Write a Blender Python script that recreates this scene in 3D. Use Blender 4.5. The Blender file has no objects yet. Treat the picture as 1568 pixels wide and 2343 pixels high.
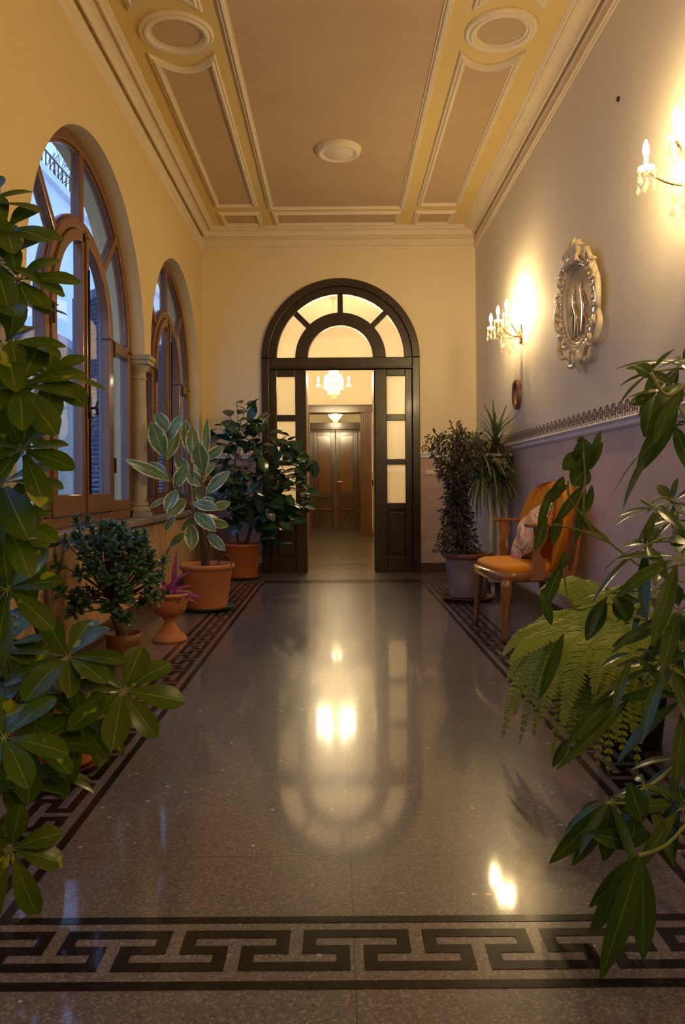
import bpy, math, random
from mathutils import Vector, Matrix, noise
V = Vector
PI = math.pi
random.seed(11)
C = bpy.context.scene.collection
F, VX, VY = 1760.0, 772.0, 1112.0
ROLL = math.radians(0.4)
CAMZ = 1.0

def W(px, py, D):
    """point seen at pixel (px, py) at depth D metres from the camera"""
    dx, dy = px - VX, py - VY
    c, s = math.cos(ROLL), math.sin(ROLL)
    x, y = dx * c - dy * s, dx * s + dy * c
    return V((x / F * D, D, CAMZ - y / F * D))

# ------------------------------------------------------------------ materials
def new_mat(name):
    m = bpy.data.materials.new(name); m.use_nodes = True
    nt = m.node_tree; nt.nodes.clear()
    out = nt.nodes.new('ShaderNodeOutputMaterial')
    return m, nt, out
def N(nt, kind, **kw):
    n = nt.nodes.new(kind)
    for k, v in kw.items():
        if k in n.inputs: n.inputs[k].default_value = v
        else: setattr(n, k, v)
    return n
def rgb(c): return (c[0], c[1], c[2], 1.0)
def ramp(nt, stops):
    r = nt.nodes.new('ShaderNodeValToRGB')
    cr = r.color_ramp
    while len(cr.elements) > 1: cr.elements.remove(cr.elements[-1])
    cr.elements[0].position = stops[0][0]; cr.elements[0].color = rgb(stops[0][1])
    for p, c in stops[1:]:
        e = cr.elements.new(p); e.color = rgb(c)
    return r
def pbr(name, col, rough=.5, col2=None, scale=8, detail=4, stretch=None, bump=0, bscale=None, metal=0, spec=.5, coat=0):
    m, nt, out = new_mat(name)
    b = N(nt, 'ShaderNodeBsdfPrincipled', Roughness=rough, Metallic=metal)
    b.inputs['Specular IOR Level'].default_value = spec
    b.inputs['Coat Weight'].default_value = coat; b.inputs['Coat Roughness'].default_value = .12
    nt.links.new(b.outputs[0], out.inputs[0])
    tc = N(nt, 'ShaderNodeTexCoord')
    mp = N(nt, 'ShaderNodeMapping')
    if stretch: mp.inputs['Scale'].default_value = stretch
    nt.links.new(tc.outputs['Object'], mp.inputs[0])
    if col2:
        n = N(nt, 'ShaderNodeTexNoise', Scale=scale, Detail=detail, Roughness=.6)
        nt.links.new(mp.outputs[0], n.inputs['Vector'])
        r = ramp(nt, [(.3, col), (.7, col2)])
        nt.links.new(n.outputs[0], r.inputs[0]); nt.links.new(r.outputs[0], b.inputs['Base Color'])
    else: b.inputs['Base Color'].default_value = rgb(col)
    if bump:
        n2 = N(nt, 'ShaderNodeTexNoise', Scale=bscale or scale * 4, Detail=5)
        nt.links.new(mp.outputs[0], n2.inputs['Vector'])
        bp = N(nt, 'ShaderNodeBump', Strength=bump, Distance=.01)
        nt.links.new(n2.outputs[0], bp.inputs['Height']); nt.links.new(bp.outputs[0], b.inputs['Normal'])
    return m
def wall_mat(name, upper, lower, zsplit, stain=None):
    m, nt, out = new_mat(name)
    b = N(nt, 'ShaderNodeBsdfPrincipled', Roughness=.75); b.inputs['Specular IOR Level'].default_value = .25
    g = N(nt, 'ShaderNodeNewGeometry'); sx = N(nt, 'ShaderNodeSeparateXYZ'); nt.links.new(g.outputs['Position'], sx.inputs[0])
    def mott(c, k, sc):
        n = N(nt, 'ShaderNodeTexNoise', Scale=sc, Detail=6, Roughness=.65); nt.links.new(g.outputs['Position'], n.inputs['Vector'])
        r = ramp(nt, [(.3, tuple(x * k for x in c)), (.7, c)]); nt.links.new(n.outputs[0], r.inputs[0]); return r
    u, l = mott(upper, .94, 1.3), mott(lower, .82, 7)
    last = l.outputs[0]
    if stain:
        mp = N(nt, 'ShaderNodeMapping'); mp.inputs['Scale'].default_value = (1, 2.2, .9); nt.links.new(g.outputs['Position'], mp.inputs[0])
        n = N(nt, 'ShaderNodeTexNoise', Scale=2.4, Detail=5, Roughness=.7); nt.links.new(mp.outputs[0], n.inputs['Vector'])
        r = ramp(nt, [(.5, (0, 0, 0)), (.66, (1, 1, 1))]); nt.links.new(n.outputs[0], r.inputs[0])
        mx = N(nt, 'ShaderNodeMix', data_type='RGBA'); mx.inputs[7].default_value = rgb(stain)
        nt.links.new(r.outputs[0], mx.inputs[0]); nt.links.new(last, mx.inputs[6]); last = mx.outputs[2]
    cmp_ = N(nt, 'ShaderNodeMath', operation='GREATER_THAN'); cmp_.inputs[1].default_value = zsplit
    nt.links.new(sx.outputs[2], cmp_.inputs[0])
    mx = N(nt, 'ShaderNodeMix', data_type='RGBA')
    nt.links.new(cmp_.outputs[0], mx.inputs[0]); nt.links.new(last, mx.inputs[6]); nt.links.new(u.outputs[0], mx.inputs[7])
    nt.links.new(mx.outputs[2], b.inputs['Base Color'])
    n = N(nt, 'ShaderNodeTexNoise', Scale=55, Detail=4); nt.links.new(g.outputs['Position'], n.inputs['Vector'])
    bp = N(nt, 'ShaderNodeBump', Strength=.12, Distance=.004); nt.links.new(n.outputs[0], bp.inputs['Height']); nt.links.new(bp.outputs[0], b.inputs['Normal'])
    nt.links.new(b.outputs[0], out.inputs[0]); return m
def terrazzo(name, base, chip, dark, seams=True, rough=.062, spec=.2, coat=.7):
    m, nt, out = new_mat(name)
    b = N(nt, 'ShaderNodeBsdfPrincipled', Roughness=.30); b.inputs['Specular IOR Level'].default_value = spec
    b.inputs['Coat Weight'].default_value = coat; b.inputs['Coat Roughness'].default_value = .06; b.inputs['Coat IOR'].default_value = 1.5
    g = N(nt, 'ShaderNodeNewGeometry')
    v1 = N(nt, 'ShaderNodeTexVoronoi', Scale=190); nt.links.new(g.outputs['Position'], v1.inputs['Vector'])
    bw = N(nt, 'ShaderNodeSeparateColor'); nt.links.new(v1.outputs['Color'], bw.inputs[0])
    r = ramp(nt, [(0, dark), (.25, base), (.8, base), (.86, chip), (1, chip)]); nt.links.new(bw.outputs[0], r.inputs[0])
    v2 = N(nt, 'ShaderNodeTexVoronoi', Scale=42); nt.links.new(g.outputs['Position'], v2.inputs['Vector'])
    s2 = N(nt, 'ShaderNodeSeparateColor'); nt.links.new(v2.outputs['Color'], s2.inputs[0])
    c1 = N(nt, 'ShaderNodeMath', operation='GREATER_THAN'); c1.inputs[1].default_value = .985; nt.links.new(s2.outputs[1], c1.inputs[0])
    c2 = N(nt, 'ShaderNodeMath', operation='LESS_THAN'); c2.inputs[1].default_value = .3; nt.links.new(v2.outputs['Distance'], c2.inputs[0])
    mu = N(nt, 'ShaderNodeMath', operation='MULTIPLY'); nt.links.new(c1.outputs[0], mu.inputs[0]); nt.links.new(c2.outputs[0], mu.inputs[1])
    mx = N(nt, 'ShaderNodeMix', data_type='RGBA'); mx.inputs[7].default_value = rgb(tuple(min(1, x * 2.2) for x in chip))
    nt.links.new(mu.outputs[0], mx.inputs[0]); nt.links.new(r.outputs[0], mx.inputs[6])
    big = N(nt, 'ShaderNodeTexNoise', Scale=1.6, Detail=5, Roughness=.6); nt.links.new(g.outputs['Position'], big.inputs['Vector'])
    br = ramp(nt, [(.3, (.82, .82, .84)), (.7, (1.05, 1.0, .97))]); nt.links.new(big.outputs[0], br.inputs[0])
    mm = N(nt, 'ShaderNodeMix', data_type='RGBA', blend_type='MULTIPLY'); mm.inputs[0].default_value = 1
    nt.links.new(mx.outputs[2], mm.inputs[6]); nt.links.new(br.outputs[0], mm.inputs[7])
    last = mm.outputs[2]
    if seams:
        sp = N(nt, 'ShaderNodeSeparateXYZ'); nt.links.new(g.outputs['Position'], sp.inputs[0])
        res = []
        for k, off, per in ((0, .03, .9), (1, 2.08, .93)):
            a = N(nt, 'ShaderNodeMath', operation='SUBTRACT'); a.inputs[1].default_value = off; nt.links.new(sp.outputs[k], a.inputs[0])
            p = N(nt, 'ShaderNodeMath', operation='PINGPONG'); p.inputs[1].default_value = per / 2; nt.links.new(a.outputs[0], p.inputs[0])
            l = N(nt, 'ShaderNodeMath', operation='LESS_THAN'); l.inputs[1].default_value = .0012; nt.links.new(p.outputs[0], l.inputs[0]); res.append(l)
        mxx = N(nt, 'ShaderNodeMath', operation='MAXIMUM'); nt.links.new(res[0].outputs[0], mxx.inputs[0]); nt.links.new(res[1].outputs[0], mxx.inputs[1])
        ml = N(nt, 'ShaderNodeMix', data_type='RGBA'); ml.inputs[7].default_value = rgb(tuple(x * .3 for x in base))
        nt.links.new(mxx.outputs[0], ml.inputs[0]); nt.links.new(last, ml.inputs[6]); last = ml.outputs[2]
    nt.links.new(last, b.inputs['Base Color'])
    rn = N(nt, 'ShaderNodeTexNoise', Scale=2.2, Detail=3); nt.links.new(g.outputs['Position'], rn.inputs['Vector'])
    mr = N(nt, 'ShaderNodeMapRange'); mr.inputs['To Min'].default_value = rough * .75; mr.inputs['To Max'].default_value = rough * 1.3
    nt.links.new(rn.outputs[0], mr.inputs['Value']); nt.links.new(mr.outputs[0], b.inputs['Coat Roughness'])
    nt.links.new(b.outputs[0], out.inputs[0]); return m
def wood(name, c1, c2, rough=.35, axis='z', coat=.2):
    st = {'z': (14, 14, 1.2), 'y': (14, 1.2, 14), 'x': (1.2, 14, 14)}[axis]
    return pbr(name, c1, rough, c2, scale=3.5, detail=8, stretch=st, bump=.08, bscale=9, coat=coat)
def leaf_mat(name, c1, c2, margin=None, streak=None, rough=.3, trans=.25):
    m, nt, out = new_mat(name)
    b = N(nt, 'ShaderNodeBsdfPrincipled', Roughness=rough)
    g = N(nt, 'ShaderNodeNewGeometry'); uv = N(nt, 'ShaderNodeUVMap')
    su = N(nt, 'ShaderNodeSeparateXYZ'); nt.links.new(uv.outputs[0], su.inputs[0])
    n = N(nt, 'ShaderNodeTexNoise', Scale=9, Detail=4); nt.links.new(g.outputs['Position'], n.inputs['Vector'])
    r = ramp(nt, [(.3, c1), (.7, c2)]); nt.links.new(n.outputs[0], r.inputs[0]); last = r.outputs[0]
    a = N(nt, 'ShaderNodeMath', operation='SUBTRACT'); a.inputs[1].default_value = .5; nt.links.new(su.outputs[0], a.inputs[0])
    ab = N(nt, 'ShaderNodeMath', operation='ABSOLUTE'); nt.links.new(a.outputs[0], ab.inputs[0])
    def over(fac, col):
        nonlocal last
        mx = N(nt, 'ShaderNodeMix', data_type='RGBA'); mx.inputs[7].default_value = rgb(col)
        nt.links.new(fac, mx.inputs[0]); nt.links.new(last, mx.inputs[6]); last = mx.outputs[2]
    rib = N(nt, 'ShaderNodeMath', operation='LESS_THAN'); rib.inputs[1].default_value = .025; nt.links.new(ab.outputs[0], rib.inputs[0])
    over(rib.outputs[0], tuple(min(1, x * 1.8 + .02) for x in c2))
    if margin:
        n3 = N(nt, 'ShaderNodeTexNoise', Scale=38, Detail=3); nt.links.new(g.outputs['Position'], n3.inputs['Vector'])
        s = N(nt, 'ShaderNodeMath', operation='MULTIPLY_ADD'); s.inputs[1].default_value = .34; nt.links.new(n3.outputs[0], s.inputs[0]); nt.links.new(ab.outputs[0], s.inputs[2])
        t = N(nt, 'ShaderNodeMath', operation='GREATER_THAN'); t.inputs[1].default_value = .565; nt.links.new(s.outputs[0], t.inputs[0])
        over(t.outputs[0], margin)
    if streak:
        mp = N(nt, 'ShaderNodeMapping'); mp.inputs['Scale'].default_value = (7, 7, 7); nt.links.new(g.outputs['Position'], mp.inputs[0])
        n3 = N(nt, 'ShaderNodeTexNoise', Scale=1.6, Detail=2); nt.links.new(mp.outputs[0], n3.inputs['Vector'])
        t = ramp(nt, [(.665, (0, 0, 0)), (.69, (1, 1, 1))]); nt.links.new(n3.outputs[0], t.inputs[0])
        over(t.outputs[0], streak)
    nt.links.new(last, b.inputs['Base Color'])
    tr = N(nt, 'ShaderNodeBsdfTranslucent'); nt.links.new(last, tr.inputs[0])
    ms = N(nt, 'ShaderNodeMixShader'); ms.inputs[0].default_value = trans
    nt.links.new(b.outputs[0], ms.inputs[1]); nt.links.new(tr.outputs[0], ms.inputs[2]); nt.links.new(ms.outputs[0], out.inputs[0])
    return m
def glass_thin(name, refl=.1, tint=(.92, .96, 1)):
    m, nt, out = new_mat(name)
    t = N(nt, 'ShaderNodeBsdfTransparent', Color=rgb(tint)); g = N(nt, 'ShaderNodeBsdfGlossy', Roughness=.01)
    fr = N(nt, 'ShaderNodeFresnel', IOR=1.5)
    mr = N(nt, 'ShaderNodeMath', operation='MULTIPLY_ADD'); mr.inputs[1].default_value = 1.4; mr.inputs[2].default_value = refl * .3
    mr.use_clamp = True
    nt.links.new(fr.outputs[0], mr.inputs[0])
    ms = N(nt, 'ShaderNodeMixShader'); nt.links.new(mr.outputs[0], ms.inputs[0])
    nt.links.new(t.outputs[0], ms.inputs[1]); nt.links.new(g.outputs[0], ms.inputs[2]); nt.links.new(ms.outputs[0], out.inputs[0])
    return m
def frosted(name):
    m, nt, out = new_mat(name)
    t = N(nt, 'ShaderNodeBsdfTranslucent', Color=(1, .98, .93, 1)); t2 = N(nt, 'ShaderNodeBsdfTransparent', Color=(1, .97, .9, 1))
    g = N(nt, 'ShaderNodeBsdfGlossy', Roughness=.25)
    a = N(nt, 'ShaderNodeMixShader'); a.inputs[0].default_value = .5; nt.links.new(t.outputs[0], a.inputs[1]); nt.links.new(t2.outputs[0], a.inputs[2])
    b = N(nt, 'ShaderNodeMixShader'); b.inputs[0].default_value = .06; nt.links.new(a.outputs[0], b.inputs[1]); nt.links.new(g.outputs[0], b.inputs[2])
    nt.links.new(b.outputs[0], out.inputs[0]); return m
def crystal(name, tint=(1, .96, .88), tr=.55):
    m, nt, out = new_mat(name)
    t = N(nt, 'ShaderNodeBsdfTransparent', Color=rgb(tint)); g = N(nt, 'ShaderNodeBsdfPrincipled', Roughness=.08)
    g.inputs['Base Color'].default_value = rgb(tint); g.inputs['Specular IOR Level'].default_value = 1
    tl = N(nt, 'ShaderNodeBsdfTranslucent', Color=rgb(tint))
    a = N(nt, 'ShaderNodeMixShader'); a.inputs[0].default_value = .5; nt.links.new(g.outputs[0], a.inputs[1]); nt.links.new(tl.outputs[0], a.inputs[2])
    b = N(nt, 'ShaderNodeMixShader'); b.inputs[0].default_value = tr; nt.links.new(a.outputs[0], b.inputs[1]); nt.links.new(t.outputs[0], b.inputs[2])
    nt.links.new(b.outputs[0], out.inputs[0]); return m
def emit(name, col, s):
    m, nt, out = new_mat(name)
    e = N(nt, 'ShaderNodeEmission', Color=rgb(col), Strength=s); nt.links.new(e.outputs[0], out.inputs[0]); return m

WARM = (1.0, .72, .34)
M = dict(
    wall_right=wall_mat('paint_cream_over_mauve', (.82, .74, .60), (.72, .56, .49), 1.335),
    wall_back=wall_mat('paint_ivory_over_mauve', (.88, .75, .50), (.56, .40, .36), 1.335),
    wall_left=wall_mat('paint_ochre_window_side', (.80, .63, .33), (.62, .40, .22), .76, stain=(.30, .19, .12)),
    hall=wall_mat('paint_hall', (.88, .80, .64), (.72, .58, .26), 1.28),
    ceil_band=pbr('ceiling_band', (.82, .62, .27), .7, (.78, .58, .24), 3, bump=.05, bscale=40, spec=.2),
    ceil_field=pbr('ceiling_field', (.62, .46, .29), .75, (.56, .40, .24), 2, bump=.05, bscale=40, spec=.2),
    mould=pbr('moulding_cream', (.86, .74, .54), .6, (.80, .68, .48), 6, spec=.3),
    rail=pbr('rail_white', (.80, .78, .76), .45, (.74, .71, .68), 5, spec=.4),
    base_wood=wood('baseboard_wood', (.06, .028, .016), (.10, .05, .028), .35, 'y'),
    terrazzo=terrazzo('terrazzo', (.145, .130, .142), (.24, .22, .22), (.085, .076, .084)),
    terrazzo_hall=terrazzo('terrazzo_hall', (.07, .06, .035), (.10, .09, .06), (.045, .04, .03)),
    inlay=terrazzo('terrazzo_dark', (.012, .009, .008), (.022, .018, .016), (.008, .006, .005), seams=True, spec=.05, coat=.35),
    stencil=pbr('stencil_paint', (.115, .028, .026), .8),
    darkwood=wood('door_wood_dark', (.018, .009, .005), (.040, .020, .010), .35, 'z', .15),
    hallwood=wood('hall_wood', (.050, .020, .006), (.10, .040, .012), .22, 'z', .6),
    panelwood=wood('burl_panel', (.13, .050, .010), (.20, .085, .02), .14, 'z', .8),
    winwood=wood('window_wood', (.13, .052, .022), (.23, .10, .045), .38, 'z', .25),
    stone=pbr('column_stone', (.50, .42, .29), .7, (.40, .33, .22), 9, bump=.25, bscale=60),
    sill=pbr('sill_stone', (.34, .30, .28), .35, (.22, .19, .19), 6, stretch=(1, 1, 6), bump=.08),
    iron=pbr('iron', (.03, .02, .015), .4, metal=.6),
    brass=pbr('brass', (.78, .52, .22), .28, (.6, .38, .14), 20, metal=1),
    glass=glass_thin('window_glass'),
    frost=frosted('frosted_glass'),
    crystal=crystal('crystal'),
    bulb=emit('lamp_bulb', WARM, 1050),
    bulbhall=emit('lamp_bulb_hall', (1, .76, .42), 2100), bulbfar=emit('lamp_bulb_far', (1, .76, .42), 520),
    terra=pbr('terracotta', (.50, .17, .06), .7, (.60, .24, .10), 7, bump=.12, bscale=60),
    terra2=pbr('orange_plastic_pot', (.56, .17, .05), .5, (.50, .15, .045), 5),
    saucer=pbr('saucer_brown', (.22, .08, .04), .5, (.17, .06, .03), 5),
    green_dish=pbr('green_dish', (.05, .10, .05), .5),
    soil=pbr('soil', (.035, .022, .015), .95, (.07, .045, .03), 40, bump=.8, bscale=90),
    greypot=pbr('chalky_pot', (.34, .27, .27), .6, (.20, .15, .15), 6, bump=.15, bscale=40),
    blackpot=pbr('black_pot', (.02, .02, .02), .5),
    bark=pbr('bark', (.16, .10, .06), .8, (.10, .065, .04), 14, bump=.5, bscale=50),
    greenstem=pbr('green_stem', (.22, .30, .05), .5, (.28, .30, .08), 10),
    darkstem=pbr('dark_stem', (.09, .045, .025), .6, (.13, .08, .04), 20),
    schef=leaf_mat('schefflera_leaf', (.048, .104, .004), (.092, .162, .005), streak=(.40, .46, .03), rough=.28, trans=.35),
    schef2=leaf_mat('long_umbrella_leaf', (.028, .080, .014), (.060, .125, .016), rough=.27, trans=.25),
    fern=leaf_mat('fern_leaf', (.22, .36, .020), (.36, .44, .035), rough=.5, trans=.4),
    jade=leaf_mat('jade_leaf', (.03, .085, .03), (.06, .14, .05), rough=.2, trans=.05),
    varieg=leaf_mat('variegated_leaf', (.10, .20, .08), (.20, .30, .13), margin=(.72, .70, .42), rough=.22, trans=.18),
    ficus=leaf_mat('round_dark_leaf', (.018, .06, .035), (.04, .10, .05), rough=.18, trans=.08),
    tiny=leaf_mat('small_dull_leaf', (.038, .034, .020), (.07, .058, .032), rough=.45, trans=.15),
    strap=leaf_mat('strap_leaf', (.10, .16, .06), (.20, .24, .09), rough=.35, trans=.2),
    purple=leaf_mat('purple_leaf', (.28, .04, .18), (.45, .07, .22), rough=.3, trans=.3),
    ivyl=leaf_mat('lobed_leaf', (.04, .10, .02), (.08, .16, .025), rough=.3, trans=.25),
    orange=pbr('orange_upholstery', (.76, .29, .008), .62, (.64, .22, .006), 5, bump=.12, bscale=160, spec=.3),
    chairwood=wood('chair_wood', (.22, .08, .025), (.36, .15, .05), .2, 'z', .6),
    radiator=pbr('radiator_cream', (.80, .72, .55), .4, (.72, .64, .48), 4),
    plate=pbr('switch_brass', (.62, .50, .26), .3, metal=.7), white=pbr('switch_white', (.8, .78, .7), .4),
    gold=pbr('gilt_frame', (.36, .19, .07), .35, (.22, .10, .04), 20, metal=.4),
    pearl=pbr('glass_ornament', (.92, .77, .50), .20, (.82, .66, .40), 14, metal=0, spec=.9, bump=.3, bscale=40),
    mirror=pbr('antique_mirror', (.70, .60, .44), .18, (.62, .53, .38), 3, metal=.35, bump=.04, bscale=14),
    engraved=pbr('engraved_gold', (.70, .50, .22), .25, (.9, .75, .5), 20, metal=.8),
    facade=pbr('facade_pale', (.84, .86, .88), .9, (.74, .76, .78), 1.2, bump=.2, bscale=30),
    roof=pbr('roof_dark', (.12, .10, .12), .8, (.18, .14, .15), 5),
    shutter=pbr('shutter_blue', (.10, .13, .20), .5, (.13, .15, .20), 5),
    plaster_out=pbr('plaster_outside', (.70, .62, .48), .9, (.42, .38, .33), 2),
)
def cushion_mat():
    m, nt, out = new_mat('floral_cushion')
    b = N(nt, 'ShaderNodeBsdfPrincipled', Roughness=.8)
    tc = N(nt, 'ShaderNodeTexCoord'); n = N(nt, 'ShaderNodeTexNoise', Scale=6, Detail=2, Distortion=1.6)
    nt.links.new(tc.outputs['Object'], n.inputs['Vector'])
    r = ramp(nt, [(.30, (.10, .22, .26)), (.38, (.45, .62, .60)), (.44, (.62, .50, .34)), (.50, (.70, .22, .12)), (.56, (.78, .40, .25)), (.62, (.70, .60, .38)), (.70, (.22, .25, .10)), (.76, (.72, .26, .16))])
    r.color_ramp.interpolation = 'EASE'
    nt.links.new(n.outputs[0], r.inputs[0]); nt.links.new(r.outputs[0], b.inputs['Base Color']); nt.links.new(b.outputs[0], out.inputs[0]); return m
M['cushion'] = cushion_mat()

# ------------------------------------------------------------------ mesh builder
ORG = {}
class MB:
    def __init__(s): s.v = []; s.f = []; s.uv = []
    def add(s, vs, fs, uvs=None):
        o = len(s.v); s.v += [V(p) for p in vs]; s.f += [tuple(i + o for i in f) for f in fs]
        s.uv += list(uvs) if uvs else [(0.25, .5)] * len(vs)
    def box(s, x0, x1, y0, y1, z0, z1, P=None):
        vs = [(x, y, z) for x in (x0, x1) for y in (y0, y1) for z in (z0, z1)]
        if P: vs = [P(*p) for p in vs]
        s.add(vs, [(0, 1, 3, 2), (4, 6, 7, 5), (0, 4, 5, 1), (2, 3, 7, 6), (0, 2, 6, 4), (1, 5, 7, 3)])
    def grid(s, rows, closeu=False, closev=False, uvs=None):
        n, m = len(rows), len(rows[0]); vs = [p for r in rows for p in r]; fs = []
        for i in range(n - (0 if closev else 1)):
            for j in range(m - (0 if closeu else 1)):
                a, b = i, (i + 1) % n; c, d = j, (j + 1) % m
                fs.append((a * m + c, a * m + d, b * m + d, b * m + c))
        s.add(vs, fs, uvs)
    def tube(s, pts, rad, n=8, cap=True):
        pts = [V(p) for p in pts]
        if not hasattr(rad, '__len__'): rad = [rad] * len(pts)
        rows = []; prev = None
        for i, p in enumerate(pts):
            t = (pts[min(i + 1, len(pts) - 1)] - pts[max(i - 1, 0)])
            if t.length < 1e-9: t = V((0, 0, 1))
            t.normalize()
            if prev is None:
                a = V((0, 0, 1)) if abs(t.z) < .9 else V((1, 0, 0)); x = t.cross(a).normalized()
            else:
                x = prev - t * prev.dot(t)
                x = x.normalized() if x.length > 1e-6 else t.orthogonal().normalized()
            prev = x; y = t.cross(x)
            rows.append([p + (x * math.cos(2 * PI * k / n) + y * math.sin(2 * PI * k / n)) * rad[i] for k in range(n)])
        o = len(s.v); s.grid(rows, closeu=True)
        if cap:
            s.f.append(tuple(o + k for k in range(n))[::-1]); m = o + (len(pts) - 1) * n; s.f.append(tuple(m + k for k in range(n)))
    def lathe(s, prof, c=(0, 0, 0), n=28, sx=1, sy=1):
        c = V(c)
        s.grid([[c + V((r * sx * math.cos(2 * PI * k / n), r * sy * math.sin(2 * PI * k / n), z)) for k in range(n)] for r, z in prof], closeu=True)
    def ball(s, c, r, n=10, m=6, sc=(1, 1, 1)):
        c = V(c); rows = []
        for i in range(m + 1):
            a = -PI / 2 + PI * i / m
            rows.append([c + V((r * sc[0] * math.cos(a) * math.cos(2 * PI * k / n), r * sc[1] * math.cos(a) * math.sin(2 * PI * k / n), r * sc[2] * math.sin(a))) for k in range(n)])
        s.grid(rows, closeu=True)
    def drop(s, c, h, w, P=None):
        """cut-glass drop hanging from c"""
        c = V(c); n = 5; ring = [(w * math.cos(2 * PI * k / n), w * math.sin(2 * PI * k / n)) for k in range(n)]
        vs = [c] + [c + V((x, y, -h * .68)) for x, y in ring] + [c + V((0, 0, -h))]
        if P: vs = [P(p) for p in vs]
        s.add(vs, [(0, 1 + k, 1 + (k + 1) % n) for k in range(n)] + [(n + 1, 1 + (k + 1) % n, 1 + k) for k in range(n)])
    def build(s, name, mat, parent=None, smooth=False, bevel=0, auto=None, solid=0, sub=0):
        org = ORG.get(parent.name, V((0, 0, 0))) if parent else V((0, 0, 0))
        me = bpy.data.meshes.new(name); me.from_pydata([tuple(p - org) for p in s.v], [], s.f); me.update()
        ul = me.uv_layers.new(name='UVMap')
        buf = []
        for l in me.loops: buf += s.uv[l.vertex_index]
        ul.data.foreach_set('uv', buf)
        me.materials.append(mat)
        if smooth: me.polygons.foreach_set('use_smooth', [True] * len(me.polygons))
        o = bpy.data.objects.new(name, me); C.objects.link(o)
        if parent: o.parent = parent
        ORG[o.name] = org
        if solid:
            md = o.modifiers.new('s', 'SOLIDIFY'); md.thickness = solid; md.offset = 0
        if bevel:
            md = o.modifiers.new('b', 'BEVEL'); md.width = bevel; md.segments = 2; md.limit_method = 'ANGLE'; md.angle_limit = math.radians(40)
        if sub:
            md = o.modifiers.new('u', 'SUBSURF'); md.levels = sub; md.render_levels = sub
        return o
def thing(name, loc, label, cat, group=None, kind=None, local=False):
    o = bpy.data.objects.new(name, None); C.objects.link(o); o.empty_display_size = .1
    o.location = loc; ORG[o.name] = V((0, 0, 0)) if local else V(loc)
    tag(o, label, cat, group, kind); return o
def tag(o, label=None, cat=None, group=None, kind=None):
    if label: o['label'] = label
    if cat: o['category'] = cat
    if group: o['group'] = group
    if kind: o['kind'] = kind
    return o
def struct(name, mb, mat, label=None, cat=None, **kw):
    return tag(mb.build(name, mat, **kw), label, cat, kind='structure')
def copy_tree(o, parent=None):
    c = o.copy(); C.objects.link(c)
    if parent: c.parent = parent
    for ch in [x for x in bpy.data.objects if x.parent == o]: copy_tree(ch, c)
    return c
def bez(a, b, c, n=8):
    a, b, c = V(a), V(b), V(c)
    return [a * (1 - t) ** 2 + b * 2 * t * (1 - t) + c * t * t for t in [i / n for i in range(n + 1)]]
def spline(pts, n=6):
    pts = [V(p) for p in pts]; out = []
    P = [pts[0]] + pts + [pts[-1]]
    for i in range(1, len(P) - 2):
        for k in range(n):
            t = k / n; a, b, c, d = P[i - 1:i + 3]
            out.append(.5 * ((2 * b) + (c - a) * t + (2 * a - 5 * b + 4 * c - d) * t * t + (3 * b - a - 3 * c + d) * t ** 3))
    out.append(pts[-1]); return out
def sweep(mb, loop, prof, P, closed=True):
    """sweep a profile [(offset, height)] along a 2-D loop with mitred corners; P(x, y, h) -> world"""
    n = len(loop); rows = []
    for i in range(n):
        p = V(loop[i]).to_2d() if len(loop[i]) > 2 else V(loop[i])
        a = V(loop[(i - 1) % n]); b = V(loop[(i + 1) % n])
        d1 = (p - a) if (closed or i > 0) else (b - p); d2 = (b - p) if (closed or i < n - 1) else (p - a)
        d1.normalize(); d2.normalize()
        n1, n2 = V((-d1.y, d1.x)), V((-d2.y, d2.x)); m = (n1 + n2)
        m = m.normalized() if m.length > 1e-6 else n1
        k = 1 / max(.3, m.dot(n1))
        rows.append([P(p.x + m.x * o * k, p.y + m.y * o * k, h) for o, h in prof])
    mb.grid(rows, closev=closed)

# ------------------------------------------------------------------ dimensions
XL, XR, YB, Y0, HC = -1.545, 1.615, 8.89, -2.2, 3.96
ZG = 3.874
# ---- floor
f = MB(); f.add([(XL - .4, Y0 - .3, 0), (XR + .4, Y0 - .3, 0), (XR + .4, YB + .3, 0), (XL - .4, YB + .3, 0)], [(0, 1, 2, 3)])
f.box(XL - .4, XR + .4, Y0 - .3, YB + .3, -.1, -.01); 
floor = struct('floor', f, M['terrazzo'], 'grey polished terrazzo floor of the corridor', 'floor')
f = MB(); f.box(-2.1, 2.1, YB + .3, 18.5, -.1, 0)
struct('floor_hall', f, M['terrazzo_hall'], 'dark polished floor of the hall beyond the arched door', 'floor')
def meander(mb, P, length, s=.0293, hs=.029, h0=0, h1=0):
    k = 0
    while k * 9 * s < length + 4 * s:
        u0 = k * 9 * s
        for (a, b, c, d) in ((0, 8, 0, 1), (0, 1, 1, 2), (7, 8, 1, 2), (0, 3.5, 2, 3), (4.5, 8, 2, 3), (2.5, 3.5, 3, 4), (4.5, 5.5, 3, 4), (-4.5, 3.5, 4, 5)):
            x0, x1 = max(0, u0 + a * s), min(length, u0 + b * s)
            if x1 - x0 < 1e-4: continue
            mb.add([P(x0, c * hs), P(x1, c * hs), P(x1, d * hs), P(x0, d * hs)], [(0, 1, 2, 3)])
        k += 1
EPS = .0012
il = MB()
IXL, IXR = -.765, .862           # inner edge of the border, left and right
def rect(x0, x1, y0, y1): il.add([(x0, y0, EPS), (x1, y0, EPS), (x1, y1, EPS), (x0, y1, EPS)], [(0, 1, 2, 3)])
YN0, YN1 = 1.528, 1.787          # near cross border
rect(XL, XR, YN0, YN0 + .026); rect(XL, XR, YN1 - .026, YN1)
meander(il, lambda u, h: (-.214 + u - 9 * .0293 * 5, YN0 + .059 + h, EPS), 3.05)
YF0, YF1 = 7.93, 8.19            # far cross border
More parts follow.
